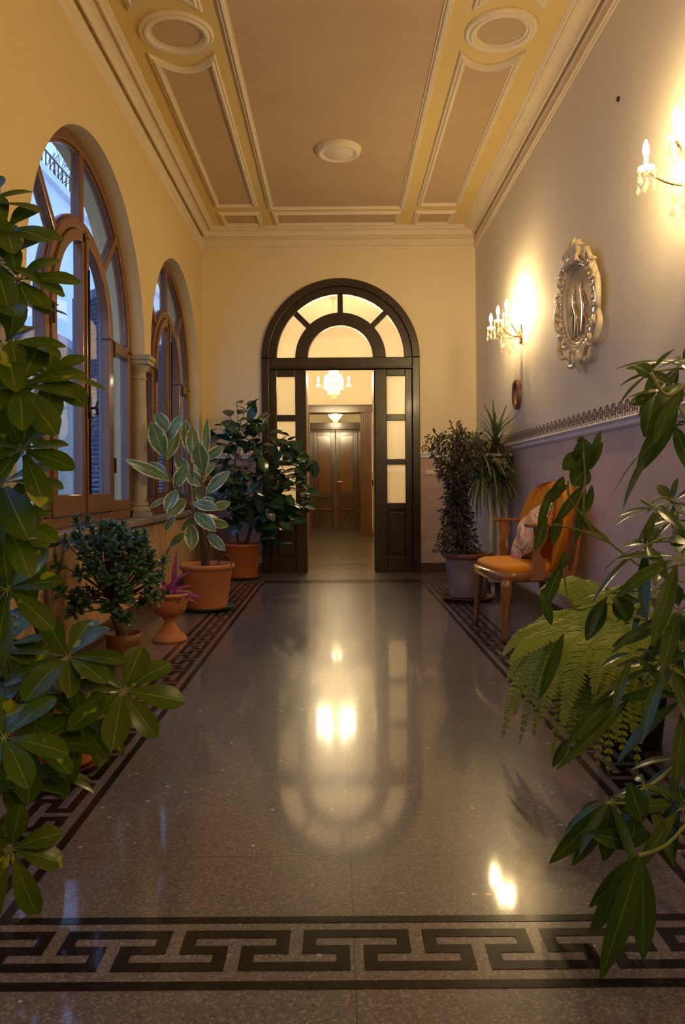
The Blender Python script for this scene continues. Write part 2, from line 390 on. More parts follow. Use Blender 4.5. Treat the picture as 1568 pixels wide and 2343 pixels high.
rect(IXL - .26, IXR + .26, YF1 - .026, YF1); rect(IXL, IXR, YF0, YF0 + .026)
meander(il, lambda u, h: (IXL + u, YF0 + .059 + h, EPS), IXR - IXL)
rect(IXL - .026, IXL, YN1, YF0 + .026); rect(IXL - .26, IXL - .234, YN1, YF1)
rect(IXR, IXR + .026, YN1, YF0 + .026); rect(IXR + .234, IXR + .26, YN1, YF1)
meander(il, lambda u, h: (IXL - .057 - h, 1.84 + u, EPS), 6.2)
meander(il, lambda u, h: (IXR + .057 + h, 1.84 + u, EPS), 6.2)
# hall floor bands
for y0, y1 in ((9.75, 9.83), (14.2, 14.26), (14.4, 14.44)): il.add([(-1.9, y0, EPS), (1.9, y0, EPS), (1.9, y1, EPS), (-1.9, y1, EPS)], [(0, 1, 2, 3)])
inlay = il.build('inlay_border', M['inlay'], floor)

# ---- walls
def arch_wall(mb, P, u0, u1, z0, z1, ops, t0, t1, n=56):
    us = {u0, u1}
    for uc, r, zs, zb in ops:
        for k in range(n + 1): us.add(uc - r * math.cos(PI * k / n))
    us = sorted(u for u in us if u0 - 1e-9 <= u <= u1 + 1e-9)
    def q(a, b, c, d): mb.add([a, b, c, d], [(0, 1, 2, 3)])
    for a, b in zip(us, us[1:]):
        if b - a < 1e-7: continue
        op = next((o for o in ops if o[0] - o[1] < (a + b) / 2 < o[0] + o[1]), None)
        for t in (t0, t1):
            if not op: q(P(a, z0, t), P(b, z0, t), P(b, z1, t), P(a, z1, t))
            else:
                uc, r, zs, zb = op
                za, zb_ = (zs + math.sqrt(max(0, r * r - (x - uc) ** 2)) for x in (a, b))
                q(P(a, za, t), P(b, zb_, t), P(b, z1, t), P(a, z1, t))
                if zb > z0: q(P(a, z0, t), P(b, z0, t), P(b, zb, t), P(a, zb, t))
        if op: q(P(a, za, t0), P(b, zb_, t0), P(b, zb_, t1), P(a, za, t1))
    for uc, r, zs, zb in ops:
        for u in (uc - r, uc + r): q(P(u, zb, t0), P(u, zs, t0), P(u, zs, t1), P(u, zb, t1))
        if zb > z0: q(P(uc - r, zb, t0), P(uc + r, zb, t0), P(uc + r, zb, t1), P(uc - r, zb, t1))
ZS, ZSILL = 2.07, .755
ARCHES = [(5.02, 1.18), (7.52, 1.12), (2.42, 1.18)]
PL = lambda u, z, t: V((XL - t, u, z))
w = MB()
# wall above the springing is one sheet; piers below it are recessed behind the columns
arch_wall(w, PL, Y0, YB, ZS, HC + .2, [(c, r, ZS, ZS) for c, r in ARCHES], 0, .30)
def solid(u0, u1, z0, z1, t0, t1): w.box(XL - t1, XL - t0, u0, u1, z0, z1)
solid(Y0, YB, 0, ZSILL - .045, 0, .30)
solid(Y0, ARCHES[2][0] - ARCHES[2][1], ZSILL - .045, ZS, 0, .30); solid(ARCHES[1][0] + ARCHES[1][1], YB, ZSILL - .045, ZS, 0, .30)
for a, b in ((ARCHES[2], ARCHES[0]), (ARCHES[0], ARCHES[1])): solid(a[0] + a[1], b[0] - b[1], ZSILL - .045, ZS, .155, .30)
struct('wall_left', w, M['wall_left'], 'yellow plaster wall pierced by the round-arched windows', 'wall')
PB = lambda u, z, t: V((u, YB + t, z))
DX, DR, DZ = .048, .90, 2.482
w = MB(); arch_wall(w, PB, XL - .3, XR + .3, 0, HC + .2, [(DX, DR, DZ, 0)], 0, .30, 64)
struct('wall_back', w, M['wall_back'], 'ivory end wall around the dark arched door', 'wall')
w = MB(); w.box(XR, XR + .2, Y0, YB, 0, HC + .2)
struct('wall_right', w, M['wall_right'], 'cream and mauve wall carrying the crystal sconces', 'wall')
w = MB(); w.box(XL - .3, XR + .3, Y0 - .2, Y0, 0, HC + .2)
struct('wall_front', w, M['wall_back'], 'plain end wall behind the camera', 'wall')
# ---- hall behind the arch
H1, H2 = 15.3, 18.3
w = MB()
def wall_hole(y, x0, x1, hx0, hx1, hz, t):
    w.box(x0, hx0, y, y + t, 0, 4.0); w.box(hx1, x1, y, y + t, 0, 4.0); w.box(hx0, hx1, y, y + t, hz, 4.0)
wall_hole(H1, -2.0, 2.0, -.58, .52, 2.47, .22)
struct('wall_hall', w, M['hall'], 'cream wall of the lit hall beyond the arched door', 'wall')
w = MB(); w.box(-2.0, 2.0, H2, H2 + .2, 0, 4.0)
struct('wall_far', w, M['hall'], 'cream far wall of the last room', 'wall')
w = MB(); w.box(-2.1, -2.0, YB + .3, H2, 0, 4); struct('wall_hall_left', w, M['hall'])
w = MB(); w.box(2.0, 2.1, YB + .3, H2, 0, 4); struct('wall_hall_right', w, M['hall'])
w = MB(); w.box(-2.1, 2.1, YB + .3, H2 + .2, 3.95, 4.05); struct('ceiling_hall', w, M['hall'])
w = MB(); w.box(-2.0, -.72, H1 - .02, H1, 0, .12); w.box(.69, 2.0, H1 - .02, H1, 0, .12); struct('baseboard_hall', w, M['base_wood'])
w = MB(); w.box(.69, 2.0, H1 - .03, H1, 1.26, 1.31); w.box(-2.0, -.72, H1 - .03, H1, 1.26, 1.31); struct('trim_3', w, M['rail'])

# ---- ceiling
c = MB(); c.add([(XL - .3, Y0 - .2, HC), (XR + .2, Y0 - .2, HC), (XR + .2, YB + .3, HC), (XL - .3, YB + .3, HC)], [(0, 1, 2, 3)])
c.box(XL - .3, XR + .2, Y0 - .2, YB + .3, HC + .02, HC + .1)
ceil = struct('ceiling', c, M['ceil_band'], 'yellow plaster ceiling with tan panels and cream mouldings', 'ceiling')
PC = lambda x, y, h: V((x, y, HC - h))
RP = [(-.030, 0), (-.030, .010), (-.022, .020), (-.010, .016), (0, .030), (.012, .026), (.018, .012), (.028, .012), (.030, 0)]
def ring_moulding(loops, wd=1.0):
    mb = MB()
    for lp in loops: sweep(mb, lp, [(o * wd, h) for o, h in RP], PC)
    mb.build('moulding', M['mould'], ceil, smooth=False)
def field(loops):
    mb = MB()
    for lp in loops: mb.add([(x, y, HC - .004) for x, y in lp], [tuple(range(len(lp)))])
    mb.build('panel_field', M['ceil_field'], ceil)
def rloop(x0, x1, y0, y1, a0=0, a1=0, n=12):
    pts = []
    for i in range(n + 1 if a0 else 2):
        t = i / (n if a0 else 1); pts.append((x0 + (x1 - x0) * t, y0 + a0 * 4 * t * (1 - t)))
    for i in range(n + 1 if a1 else 2):
        t = i / (n if a1 else 1); pts.append((x1 + (x0 - x1) * t, y1 - a1 * 4 * t * (1 - t)))
    return pts
def circ(cx, cy, r, n=64): return [(cx + r * math.cos(2 * PI * k / n), cy + r * math.sin(2 * PI * k / n)) for k in range(n)]
RY = 5.01
mir = lambda y: 2 * RY - y
big = rloop(-.685, .705, mir(8.16), 8.16)
left = [rloop(-1.24, -.845, 5.32, 8.08, a0=.13), rloop(-1.24, -.845, mir(8.08), mir(5.32), a1=.13)]
right = [rloop(.89, 1.28, 5.32, 8.08, a0=.13), rloop(.89, 1.28, mir(8.08), mir(5.32), a1=.13)]
rows = [[rloop(-.66, .68, 8.31, 8.66)], [rloop(-1.24, -.845, 8.31, 8.66)], [rloop(.89, 1.28, 8.31, 8.66)]]
rows2 = [[[(x, mir(y)) for x, y in lp][::-1] for lp in r] for r in rows]
circles = [[circ(-1.027, RY, .20)], [circ(1.09, RY, .195)]]
for g in ([big], left, right, *rows, *rows2, *circles):
    field(g)
    ring_moulding(g, 1.35 if g in circles else 1.0)
# centre rosette
r = MB()
r.lathe([(0, -.055), (.05, -.055), (.12, -.045), (.135, -.03), (.15, -.045), (.17, -.05), (.19, -.035), (.20, -.012), (.205, 0)], (.03, 6.757, HC), 48)
tag(r.build('ceiling_rosette', M['mould'], smooth=True), 'round white plaster rosette in the middle of the tan ceiling panel', 'rosette')
# cornice: cove, groove and frieze moulding
cv = MB()
cov = [(0, .055), (.030, .055), (.030, .078), (.038, .078), (.042, .060), (.052, .042), (.068, .028), (.088, .019), (.112, .015), (.112, .026), (.120, .032), (.132, .030), (.138, .018), (.150, .016), (.156, .008), (.164, .008), (.168, 0)]
loop = [(XL, Y0), (XR, Y0), (XR, YB), (XL, YB)]
sweep(cv, loop, cov, PC)
struct('trim_1', cv, M['mould'], 'cream plaster cove cornice under the ceiling', 'cornice')
cv = MB()
pf = [(0, HC - 3.850), (.014, HC - 3.850), (.016, HC - 3.842), (.012, HC - 3.836), (.010, HC - 3.775), (.018, HC - 3.768), (.020, HC - 3.758), (.010, HC - 3.748), (.008, HC - 3.735), (0, HC - 3.728)]
sweep(cv, loop, pf, PC)
struct('trim_2', cv, M['mould'], 'cream picture moulding under the cornice', 'moulding')
# chair rail (right wall and end wall), baseboards
RAIL = [(0, 1.375), (.030, 1.375), (.034, 1.366), (.026, 1.356), (.018, 1.350), (.016, 1.335), (.022, 1.328), (.014, 1.318), (0, 1.312)]
PW = lambda x, y, h: V((x, y, h))
def side_run(prof, pts):
    mb = MB(); sweep(mb, pts, prof, PW, closed=False); return mb
rr = side_run(RAIL, [(XR, Y0), (XR, YB), (DX + DR, YB)])
rr2 = side_run(RAIL, [(DX - DR, YB), (XL, YB)])
rr.v += []; o = len(rr.v); rr.v += rr2.v; rr.f += [tuple(i + o for i in q) for q in rr2.f]; rr.uv += rr2.uv
struct('trim_4', rr, M['rail'], 'white moulded dado rail under the stencilled scrolls', 'dado rail')
BB = [(0, .115), (.012, .115), (.018, .105), (.018, .0), (0, 0)]
struct('baseboard_right', side_run(BB, [(XR, Y0), (XR, YB)]), M['base_wood'], 'dark wooden baseboard under the mauve wall', 'baseboard')
struct('baseboard_left', side_run(BB, [(XL, YB), (XL, Y0)]), M['base_wood'], 'dark wooden baseboard under the windows', 'baseboard')
b = side_run(BB, [(XR, YB), (DX + DR, YB)]); b2 = side_run(BB, [(DX - DR, YB), (XL, YB)])
o = len(b.v); b.v += b2.v; b.f += [tuple(i + o for i in q) for q in b2.f]; b.uv += b2.uv
struct('baseboard_back', b, M['base_wood'], 'dark wooden baseboard of the end wall', 'baseboard')
# stencilled scroll border
st = MB()
def ribbon(P, pts, wd):
    n = len(pts); rows = []
    for i, p in enumerate(pts):
        a, b_ = pts[max(i - 1, 0)], pts[min(i + 1, n - 1)]
        d = V((b_[0] - a[0], b_[1] - a[1])); d.normalize(); nx, ny = -d.y * wd * .66, d.x * wd * .66
        rows.append([P(p[0] + nx, p[1] + ny), P(p[0] - nx, p[1] - ny)])
    st.grid(rows)
def arcp(cx, cy, r, a0, a1, n=12, ry=None): return [(cx + r * math.cos(math.radians(a0 + (a1 - a0) * k / n)), cy + (ry or r) * math.sin(math.radians(a0 + (a1 - a0) * k / n))) for k in range(n + 1)]
def motif(P, a):
    Q = lambda x, y: P(a + x, y)
    ribbon(Q, arcp(0, .052, .036, -58, 238, 16), .0075)
    for sgn in (-1, 1):
        ribbon(Q, [(sgn * x, y) for x, y in arcp(.030, .012, .0105, 100, -150, 8)], .006)
        ribbon(Q, [(sgn * x, y) for x, y in arcp(.062, .05, .020, 130, 230, 6)], .005)
        ribbon(Q, [(sgn * .036, .052), (sgn * .048, .052)], .005)
    ribbon(Q, arcp(0, .056, .0135, -70, 250, 9, .017), .006)
    ribbon(Q, [(0, .012), (0, .050)], .006); ribbon(Q, [(-.013, .026), (0, .034), (.013, .026)], .006)
k = 0
while Y0 + .1 + k * .108 < YB - .06:
    motif(lambda a, z: V((XR - .0012, a, 1.380 + z)), Y0 + .1 + k * .108); k += 1
for k in range(5): motif(lambda a, z: V((a, YB - .0012, 1.380 + z)), DX + DR + .075 + k * .117)
for k in range(5): motif(lambda a, z: V((a, YB - .0012, 1.380 + z)), DX - DR - .075 - k * .117)
struct('trim_5', st, M['stencil'], 'maroon stencilled scroll border above the white dado rail', 'stencil border')

# ---- sill
s = MB(); s.box(XL - .16, XL + .055, 1.1, YB - .02, ZSILL - .045, ZSILL)
struct('windowsill', s, M['sill'], 'grey stone sill running under the arched windows', 'sill', bevel=.008)

# ---- arched windows
def ann(mb, P, uc, zc, r0, r1, a0, a1, t0, t1, n=40):
    rows = []
    for k in range(n + 1):
        a = math.radians(a0 + (a1 - a0) * k / n); ca, sa = math.cos(a), math.sin(a)
        rows.append([P(uc + r0 * ca, zc + r0 * sa, t0), P(uc + r1 * ca, zc + r1 * sa, t0), P(uc + r1 * ca, zc + r1 * sa, t1), P(uc + r0 * ca, zc + r0 * sa, t1)])
    o = len(mb.v); mb.grid(rows, closeu=True)
    mb.f.append((o, o + 1, o + 2, o + 3)); e = o + n * 4; mb.f.append((e + 3, e + 2, e + 1, e))
def bar(mb, P, u0, z0, u1, z1, wd, t0, t1):
    d = V((u1 - u0, z1 - z0)).normalized(); nx, nz = -d.y * wd / 2, d.x * wd / 2
    q = [(u0 + nx, z0 + nz), (u0 - nx, z0 - nz), (u1 - nx, z1 - nz), (u1 + nx, z1 + nz)]
    mb.add([P(a, b, t) for t in (t0, t1) for a, b in q], [(0, 1, 2, 3), (7, 6, 5, 4), (0, 4, 5, 1), (1, 5, 6, 2), (2, 6, 7, 3), (3, 7, 4, 0)])
def rct(mb, P, u0, u1, z0, z1, t0, t1):
    mb.add([P(u, z, t) for u in (u0, u1) for z in (z0, z1) for t in (t0, t1)], [(0, 1, 3, 2), (4, 6, 7, 5), (0, 4, 5, 1), (2, 3, 7, 6), (0, 2, 6, 4), (1, 5, 7, 3)])
def half_disc(mb, P, uc, zc, r, zb, t, n=32, r_in=None):
    pts = [P(uc + r * math.cos(PI * k / n), zc + r * math.sin(PI * k / n), t) for k in range(n + 1)] + [P(uc - r, zb, t), P(uc + r, zb, t)]
    mb.add(pts, [tuple(range(len(pts)))])
def window(n, uc, R, label):
    root = thing(f'window_{n}', (XL - .12, uc, ZSILL), label, 'window', kind='structure')
    P = lambda u, z, t: V((XL - .105 - t, u, z)); zc, zb = ZS, ZSILL
    ri = R * .51
    fr = MB()
    ann(fr, P, uc, zc, R - .075, R + .0, 0, 180, 0, .075, 56)
    for sg in (-1, 1): rct(fr, P, uc + sg * (R - .075), uc + sg * R, zb, zc, 0, .075)
    rct(fr, P, uc - R, uc + R, zb, zb + .07, .0, .075)
    ann(fr, P, uc, zc, ri - .005, ri + .062, 0, 180, -.006, .075)
    for sg in (-1, 1):
        rct(fr, P, uc + sg * (ri - .005), uc + sg * (ri + .062), zb + .07, zc, -.006, .075)
        rct(fr, P, uc + sg * (ri + .062), uc + sg * (R - .075), zc - .06, zc + .03, .004, .07)
        rct(fr, P, uc + sg * (ri + .062), uc + sg * (R - .075), zb + .07, zb + .15, .004, .07)
        a = math.radians(90 - sg * 45)
        bar(fr, P, uc + (ri + .05) * math.cos(a), zc + (ri + .05) * math.sin(a), uc + (R - .06) * math.cos(a), zc + (R - .06) * math.sin(a), .062, .004, .07)
    bar(fr, P, uc, zc + ri + .05, uc, zc + R - .06, .075, .002, .07)
    fr.build('frame', M['winwood'], root, bevel=.009)
    bead = MB()   # inner glazing beads of the fixed lights
    ann(bead, P, uc, zc, R - .095, R - .075, 3, 177, .018, .05, 48); ann(bead, P, uc, zc, ri + .062, ri + .078, 3, 177, .018, .05, 40)
    bead.build('glazing_bead', M['winwood'], root, bevel=.004)
    for sg in (-1, 1):
        sh = MB(); r1 = ri - .008
        a0, a1 = (0, 90) if sg > 0 else (90, 180)
        ann(sh, P, uc, zc, r1 - .075, r1, a0, a1, -.02, .045, 24)
        rct(sh, P, uc + sg * (r1 - .075), uc + sg * r1, zb + .075, zc, -.02, .045)
        rct(sh, P, uc + sg * .004, uc + sg * .062, zb + .075, zc + r1 - .01, -.02, .045)
        rct(sh, P, uc + sg * .055, uc + sg * (r1 - .07), zb + .075, zb + .205, -.02, .045)
        so = sh.build('casement', M['winwood'], root, bevel=.008)
        hg = MB()
        for z in (zb + .35, zc - .12): hg.tube([P(uc + sg * (r1 + .006), z, -.03), P(uc + sg * (r1 + .006), z + .11, -.03)], .009, 8)
        hg.build('hinge', M['iron'], so)
    mu = MB(); rct(mu, P, uc - .022, uc + .022, zb + .08, zc + ri - .05, -.034, -.018); mu.build('meeting_batten', M['winwood'], root, bevel=.006)
    hd = MB(); zh = 1.52
    hd.tube([P(uc, zb + .2, -.040), P(uc, zc + .35, -.040)], .006, 8)
    rct(hd, P, uc - .017, uc + .017, zh - .07, zh + .07, -.046, -.034)
    hd.tube([P(uc, zh, -.04), P(uc, zh, -.085)], .008, 8); hd.tube([P(uc + .0, zh - .045, -.09), P(uc, zh, -.082), P(uc, zh + .045, -.09)], [.007, .011, .007], 8)
    hd.build('handle', M['iron'], root, smooth=True)
    gl = MB(); half_disc(gl, P, uc, zc, R - .02, zb + .05, .03, 48); gl.build('glass', M['glass'], root)
    return root
window(1, 5.02, 1.18, 'tall round-arched wooden window, the larger one nearer the camera')
window(2, 7.52, 1.12, 'round-arched wooden window beyond the stone column, nearer the end wall')
window(3, 2.42, 1.18, 'round-arched wooden window mostly outside the view beside the umbrella plant')
def column(y, label):
    root = thing('stone_column', (XL - .075, y, ZSILL), label, 'column', group='columns between the windows')
    cx = XL - .075
    m = MB(); m.lathe([(.058, .12), (.064, .3), (.064, .75), (.056, 1.12)], (cx, y, ZSILL), 28); m.build('shaft', M['stone'], root, smooth=True)
    m = MB(); m.box(cx - .085, cx + .085, y - .085, y + .085, ZSILL, ZSILL + .04)
    m.lathe([(.084, .04), (.088, .055), (.084, .07), (.07, .08), (.068, .09), (.074, .10), (.070, .115), (.058, .125)], (cx, y, ZSILL), 28); m.build('base', M['stone'], root, bevel=.004)
    m = MB(); z = ZSILL + 1.12
    m.lathe([(.056, -.0), (.064, .008), (.064, .02), (.056, .03), (.058, .06), (.075, .09), (.088, .11), (.092, .125)], (cx, y, z), 28)
    m.box(cx - .095, cx + .105, y - .1, y + .1, z + .12, z + .155); m.box(cx - .105, cx + .115, y - .11, y + .11, z + .155, z + .195)
    m.build('capital', M['stone'], root, bevel=.004)
column(6.30, 'slender stone column with a square capital standing between the two arched windows')
column(3.72, 'slender stone column hidden beside the near umbrella plant at the frame edge')

# ---- arched door in the end wall
root = thing('door_1', (DX, YB, 0), 'dark wooden arched door with frosted fanlight and frosted side panes', 'door', kind='structure')
P = lambda u, z, t: V((u, YB + t, z))
fr = MB()
ann(fr, P, DX, DZ, DR - .075, DR + .012, 0, 180, -.035, .10, 64)
ann(fr, P, DX, DZ, DR - .165, DR - .07, 0, 180, .0, .09, 64)
ann(fr, P, DX, DZ, .375, .525, 0, 180, .0, .09, 48)
for sg in (-1, 1):
    rct(fr, P, DX + sg * (DR - .075), DX + sg * (DR + .012), 0, DZ, -.035, .10)
    a = math.radians(90 - sg * 45)
    bar(fr, P, DX + .51 * math.cos(a), DZ + .51 * math.sin(a), DX + .75 * math.cos(a), DZ + .75 * math.sin(a), .062, .01, .08)
bar(fr, P, DX, DZ + .51, DX, DZ + .75, .062, .01, .08)
rct(fr, P, DX - DR + .07, DX + DR - .07, 2.35, 2.485, -.015, .10); rct(fr, P, DX - DR + .07, DX + DR - .07, 2.35, 2.375, -.03, .10)
fr.build('frame', M['darkwood'], root, bevel=.008)
g = MB(); half_disc(g, P, DX, DZ, DR - .1, DZ - .02, .05, 40); g.build('fanlight_glass', M['frost'], root)
for sg in (-1, 1):
    lf = MB(); u0, u1 = sorted((DX + sg * (DR - .075), DX + sg * .40))
    g0, g1 = u0 + .105 - (.02 if sg > 0 else 0), u1 - .09 + (.02 if sg < 0 else 0)
    if sg > 0: g0, g1 = W(886, 1000, YB).x, W(928, 1000, YB).x
    else: g0, g1 = W(634, 1000, YB).x, W(676, 1000, YB).x
    rct(lf, P, u0, g0, 0, 2.35, .01, .07); rct(lf, P, g1, u1, 0, 2.35, .01, .07)
    zs = [(1.827, 2.27), (1.307, 1.755), (.80, 1.245)]
    edges = [2.35, 2.27, 1.827, 1.755, 1.307, 1.245, .80, .72]
    for a, b_ in zip(edges[::2], edges[1::2]): rct(lf, P, g0, g1, b_, a, .01, .07)
    rct(lf, P, g0, g1, .18, .72, .03, .055); rct(lf, P, g0, g1, 0, .18, .01, .07)
    rct(lf, P, g0 + .02, g1 - .02, .21, .69, .022, .04)
    lo = lf.build('side_leaf', M['darkwood'], root, bevel=.006)
    for a, b_ in zs:
        g = MB(); rct(g, P, g0 - .005, g1 + .005, a - .005, b_ + .005, .036, .042); g.build('glass', M['frost'], lo)
# folded leaf edge on the right of the opening
lf = MB(); rct(lf, P, DX + .385, DX + .435, 0, 2.345, .075, .50); lf.build('folded_leaf', M['darkwood'], root, bevel=.005)
lf = MB(); rct(lf, P, DX - .435, DX - .395, 0, 2.345, .075, .50); lf.build('folded_leaf', M['darkwood'], root, bevel=.005)
h = MB(); h.tube([(DX + .375, YB + .46, 1.0), (DX + .375, YB + .46, 1.07)], .012, 8); h.build('lock', M['brass'], root)
# ---- hall casing and far double door
root = thing('door_2', (0, H1, 0), 'brown wooden casing of the open doorway in the hall', 'door', kind='structure')
m = MB(); P1 = lambda u, z, t: V((u, H1 + t, z))
for sg, a, b_ in ((-1, -.72, -.56), (1, .49, .69)):
    rct(m, P1, a, b_, 0, 2.60, -.035, .0); e = b_ if sg < 0 else a
    rct(m, P1, min(e, e - sg * .02), max(e, e - sg * .02), 0, 2.47, -.03, .26)
    for q in range(3): rct(m, P1, a + .03 + q * .045, a + .045 + q * .045, .12, 2.5, -.045, -.03)
rct(m, P1, -.74, .71, 2.46, 2.60, -.045, 0); rct(m, P1, -.76, .73, 2.585, 2.61, -.065, 0); rct(m, P1, -.56, .49, 2.45, 2.47, -.03, .26)
m.build('casing', M['hallwood'], root, bevel=.006)
root = thing('door_3', (-.06, H2, 0), 'brown double door with glossy upper panels at the far end', 'door', kind='structure')
P2 = lambda u, z, t: V((u, H2 + t, z))
m = MB(); rct(m, P2, -.69, -.56, 0, 2.5, -.08, 0); rct(m, P2, .49, .62, 0, 2.5, -.08, 0); rct(m, P2, -.71, .64, 2.34, 2.5, -.09, 0)
m.build('casing', M['hallwood'], root, bevel=.006)
for sg in (-1, 1):
    u0, u1 = (-.56, -.04) if sg < 0 else (-.03, .49)
    m = MB(); rct(m, P2, u0, u1, 0, 2.34, -.03, 0)
    for a, b_ in ((u0, u0 + .1), (u1 - .1, u1)): rct(m, P2, a, b_, 0, 2.34, -.055, -.03)
    for a, b_ in ((2.2, 2.34), (.72, .84), (0, .14), (.42, .47)): rct(m, P2, u0 + .1, u1 - .1, a, b_, -.055, -.03)
    lo = m.build('door_leaf', M['hallwood'], root, bevel=.005)
    m = MB(); rct(m, P2, u0 + .11, u1 - .11, .85, 2.19, -.042, -.03); m.build('panel', M['panelwood'], lo, bevel=.004)
m = MB(); m.tube([V((.02, H2 - .06, 1.1)), V((.02, H2 - .11, 1.1)), V((.12, H2 - .11, 1.1))], .012, 8); m.build('handle', M['brass'], root)

# ------------------------------------------------------------------ lamps
def add_arm(mb, p0, p1, sag, r=.006, n=10):
    p0, p1 = V(p0), V(p1); m = (p0 + p1) / 2 + V((0, 0, -sag)); mb.tube(bez(p0, m + V((0, 0, -sag * .4)), p1, n), r, 8)
def candle(root, p, bulbmat, arm):
    c = MB(); c.lathe([(.0, -.085), (.010, -.085), (.034, -.070), (.036, -.066), (.012, -.072), (.010, -.066), (.009, -.02), (0, -.02)], p, 14)
    c.build('candle_cup', M['crystal'], arm, smooth=True)
    b = MB(); b.lathe([(0, -.022), (.008, -.02), (.014, 0), (.015, .012), (.011, .032), (.004, .052), (0, .058)], p, 12)
    b.build('bulb', bulbmat, root, smooth=True)
def strand(mb, p, n, sz, rnd):
    p = V(p)
    for i in range(n):
        mb.ball(p, sz * .35, 6, 4); p = p + V((rnd.uniform(-.004, .004), rnd.uniform(-.004, .004), -sz * .8))
    mb.drop(p, sz * 2.6, sz * .65)
def make_sconce(label):
    root = thing('wall_sconce', (0, 0, 0), label, 'wall lamp', group='crystal sconces on the right wall', local=True)
    m = MB(); m.lathe([(0, -.075), (.02, -.07), (.045, -.03), (.05, 0), (.045, .03), (.02, .09), (0, .13)], (-.012, 0, 0), 20, sx=.35)
    m.build('backplate', M['brass'], root, smooth=True)
    rnd = random.Random(4)
    tips = [V((-.235, -.15, .17)), V((-.235, .15, .17)), V((-.13, 0, .26))]
    for t in tips:
        a = MB(); add_arm(a, (-.02, 0, 0), t - V((0, 0, .08)), .07 if t.y else .02)
        arm = a.build('arm', M['brass'], root, smooth=True); ORG[arm.name] = V((0, 0, 0))
        candle(root, t, M['bulb'], arm)
    k = 0
    for t in tips:
        for i in range(6):
            a = 2 * PI * i / 6 + .3
            c = MB(); strand(c, t + V((.034 * math.cos(a), .034 * math.sin(a), -.075)), 2 + (i % 3), .019, rnd)
            c.build('crystal_drop', M['crystal'], root)
    for i in range(14):
        a = PI / 2 + PI * i / 13
        c = MB(); strand(c, V((-.03 + (.10 + .05 * (i % 2)) * math.cos(a), (.10 + .05 * (i % 2)) * math.sin(a), .02 - .035 * (i % 3))), 3, .021, rnd); c.build('crystal_drop', M['crystal'], root)
    for s0 in (-1, 1):
        c = MB()
        for i in range(13):
            t = i / 12; q = tips[0 if s0 < 0 else 1] * (1 - t) + V((-.05, 0, .05)) * t - V((0, 0, .09 + .09 * 4 * t * (1 - t) * .8))
            c.ball(q, .0055, 6, 4)
        c.build('bead_garland', M['crystal'], root)
    return root
s1 = make_sconce('crystal candle sconce shining nearest the camera, high beside the ornate mirror')
s1.location = (XR, 3.26, 2.30)
s2 = copy_tree(s1); s2.location = (XR, 6.70, 2.30); s2['label'] = 'crystal candle sconce shining near the end wall above the small oval frame'
s3 = copy_tree(s1); s3.location = (XR, -.35, 2.30); s3['label'] = 'crystal candle sconce behind the camera on the right wall'

def make_chandelier(name, loc, label, drop, arms, R, rs):
    """loc: centre of the bulb ring"""
    root = thing(name, loc, label, 'chandelier', local=True)
    m = MB(); m.tube([(0, 0, drop), (0, 0, .30)], .008, 8); m.lathe([(0, 0), (.05, 0), (.06, .03), (.02, .05), (0, .05)], (0, 0, drop - .05), 16); m.build('rod', M['brass'], root)
    m = MB(); m.lathe([(0, -.22), (.02, -.2), (.012, -.1), (.03, -.05), (.012, .02), (.02, .12), (.010, .25), (0, .32)], (0, 0, 0), 16); m.build('stem', M['crystal'], root, smooth=True)
    rnd = random.Random(rs)
    def tier(z, r0, r1, h, n, nm):
        c = MB()
        for i in range(n):
            a = 2 * PI * i / n
            p0, p1 = V((r0 * math.cos(a), r0 * math.sin(a), z)), V((r1 * math.cos(a), r1 * math.sin(a), z - h))
            for k in range(9):
                t = k / 8; c.ball(p0.lerp(p1, t), .008, 5, 3)
            c.drop(p1, .05, .010)
        hoop = [V((r1 * math.cos(2 * PI * i / 24), r1 * math.sin(2 * PI * i / 24), z - h)) for i in range(25)]
        c.tube(hoop, .005, 6); c.build(nm, M['crystal'], root)
    tier(.26, .035, .105, .24, 22, 'crystal_tent')
    tier(.0, .15, .13, .10, 26, 'crystal_tier')
    tier(-.12, .105, .09, .05, 20, 'crystal_tier')
    tier(-.20, .05, .035, .04, 12, 'crystal_tier')
    for i in range(arms):
        a = 2 * PI * (i + .0) / arms
        t = V((R * math.cos(a), R * math.sin(a), 0))
        mb = MB(); add_arm(mb, (0, 0, -.06), t - V((0, 0, .08)), .05)
        arm = mb.build('arm', M['brass'], root, smooth=True); candle(root, t, M['bulbhall'], arm)
        for q in range(5):
            b = 2 * PI * q / 5; c = MB(); strand(c, t + V((.034 * math.cos(b), .034 * math.sin(b), -.075)), 1, .012, rnd); c.build('crystal_drop', M['crystal'], root)
    return root
make_chandelier('chandelier', (-.045, 11.9, 2.636), 'bright crystal chandelier with candle arms hanging in the hall doorway', 1.31, 6, .235, 3)
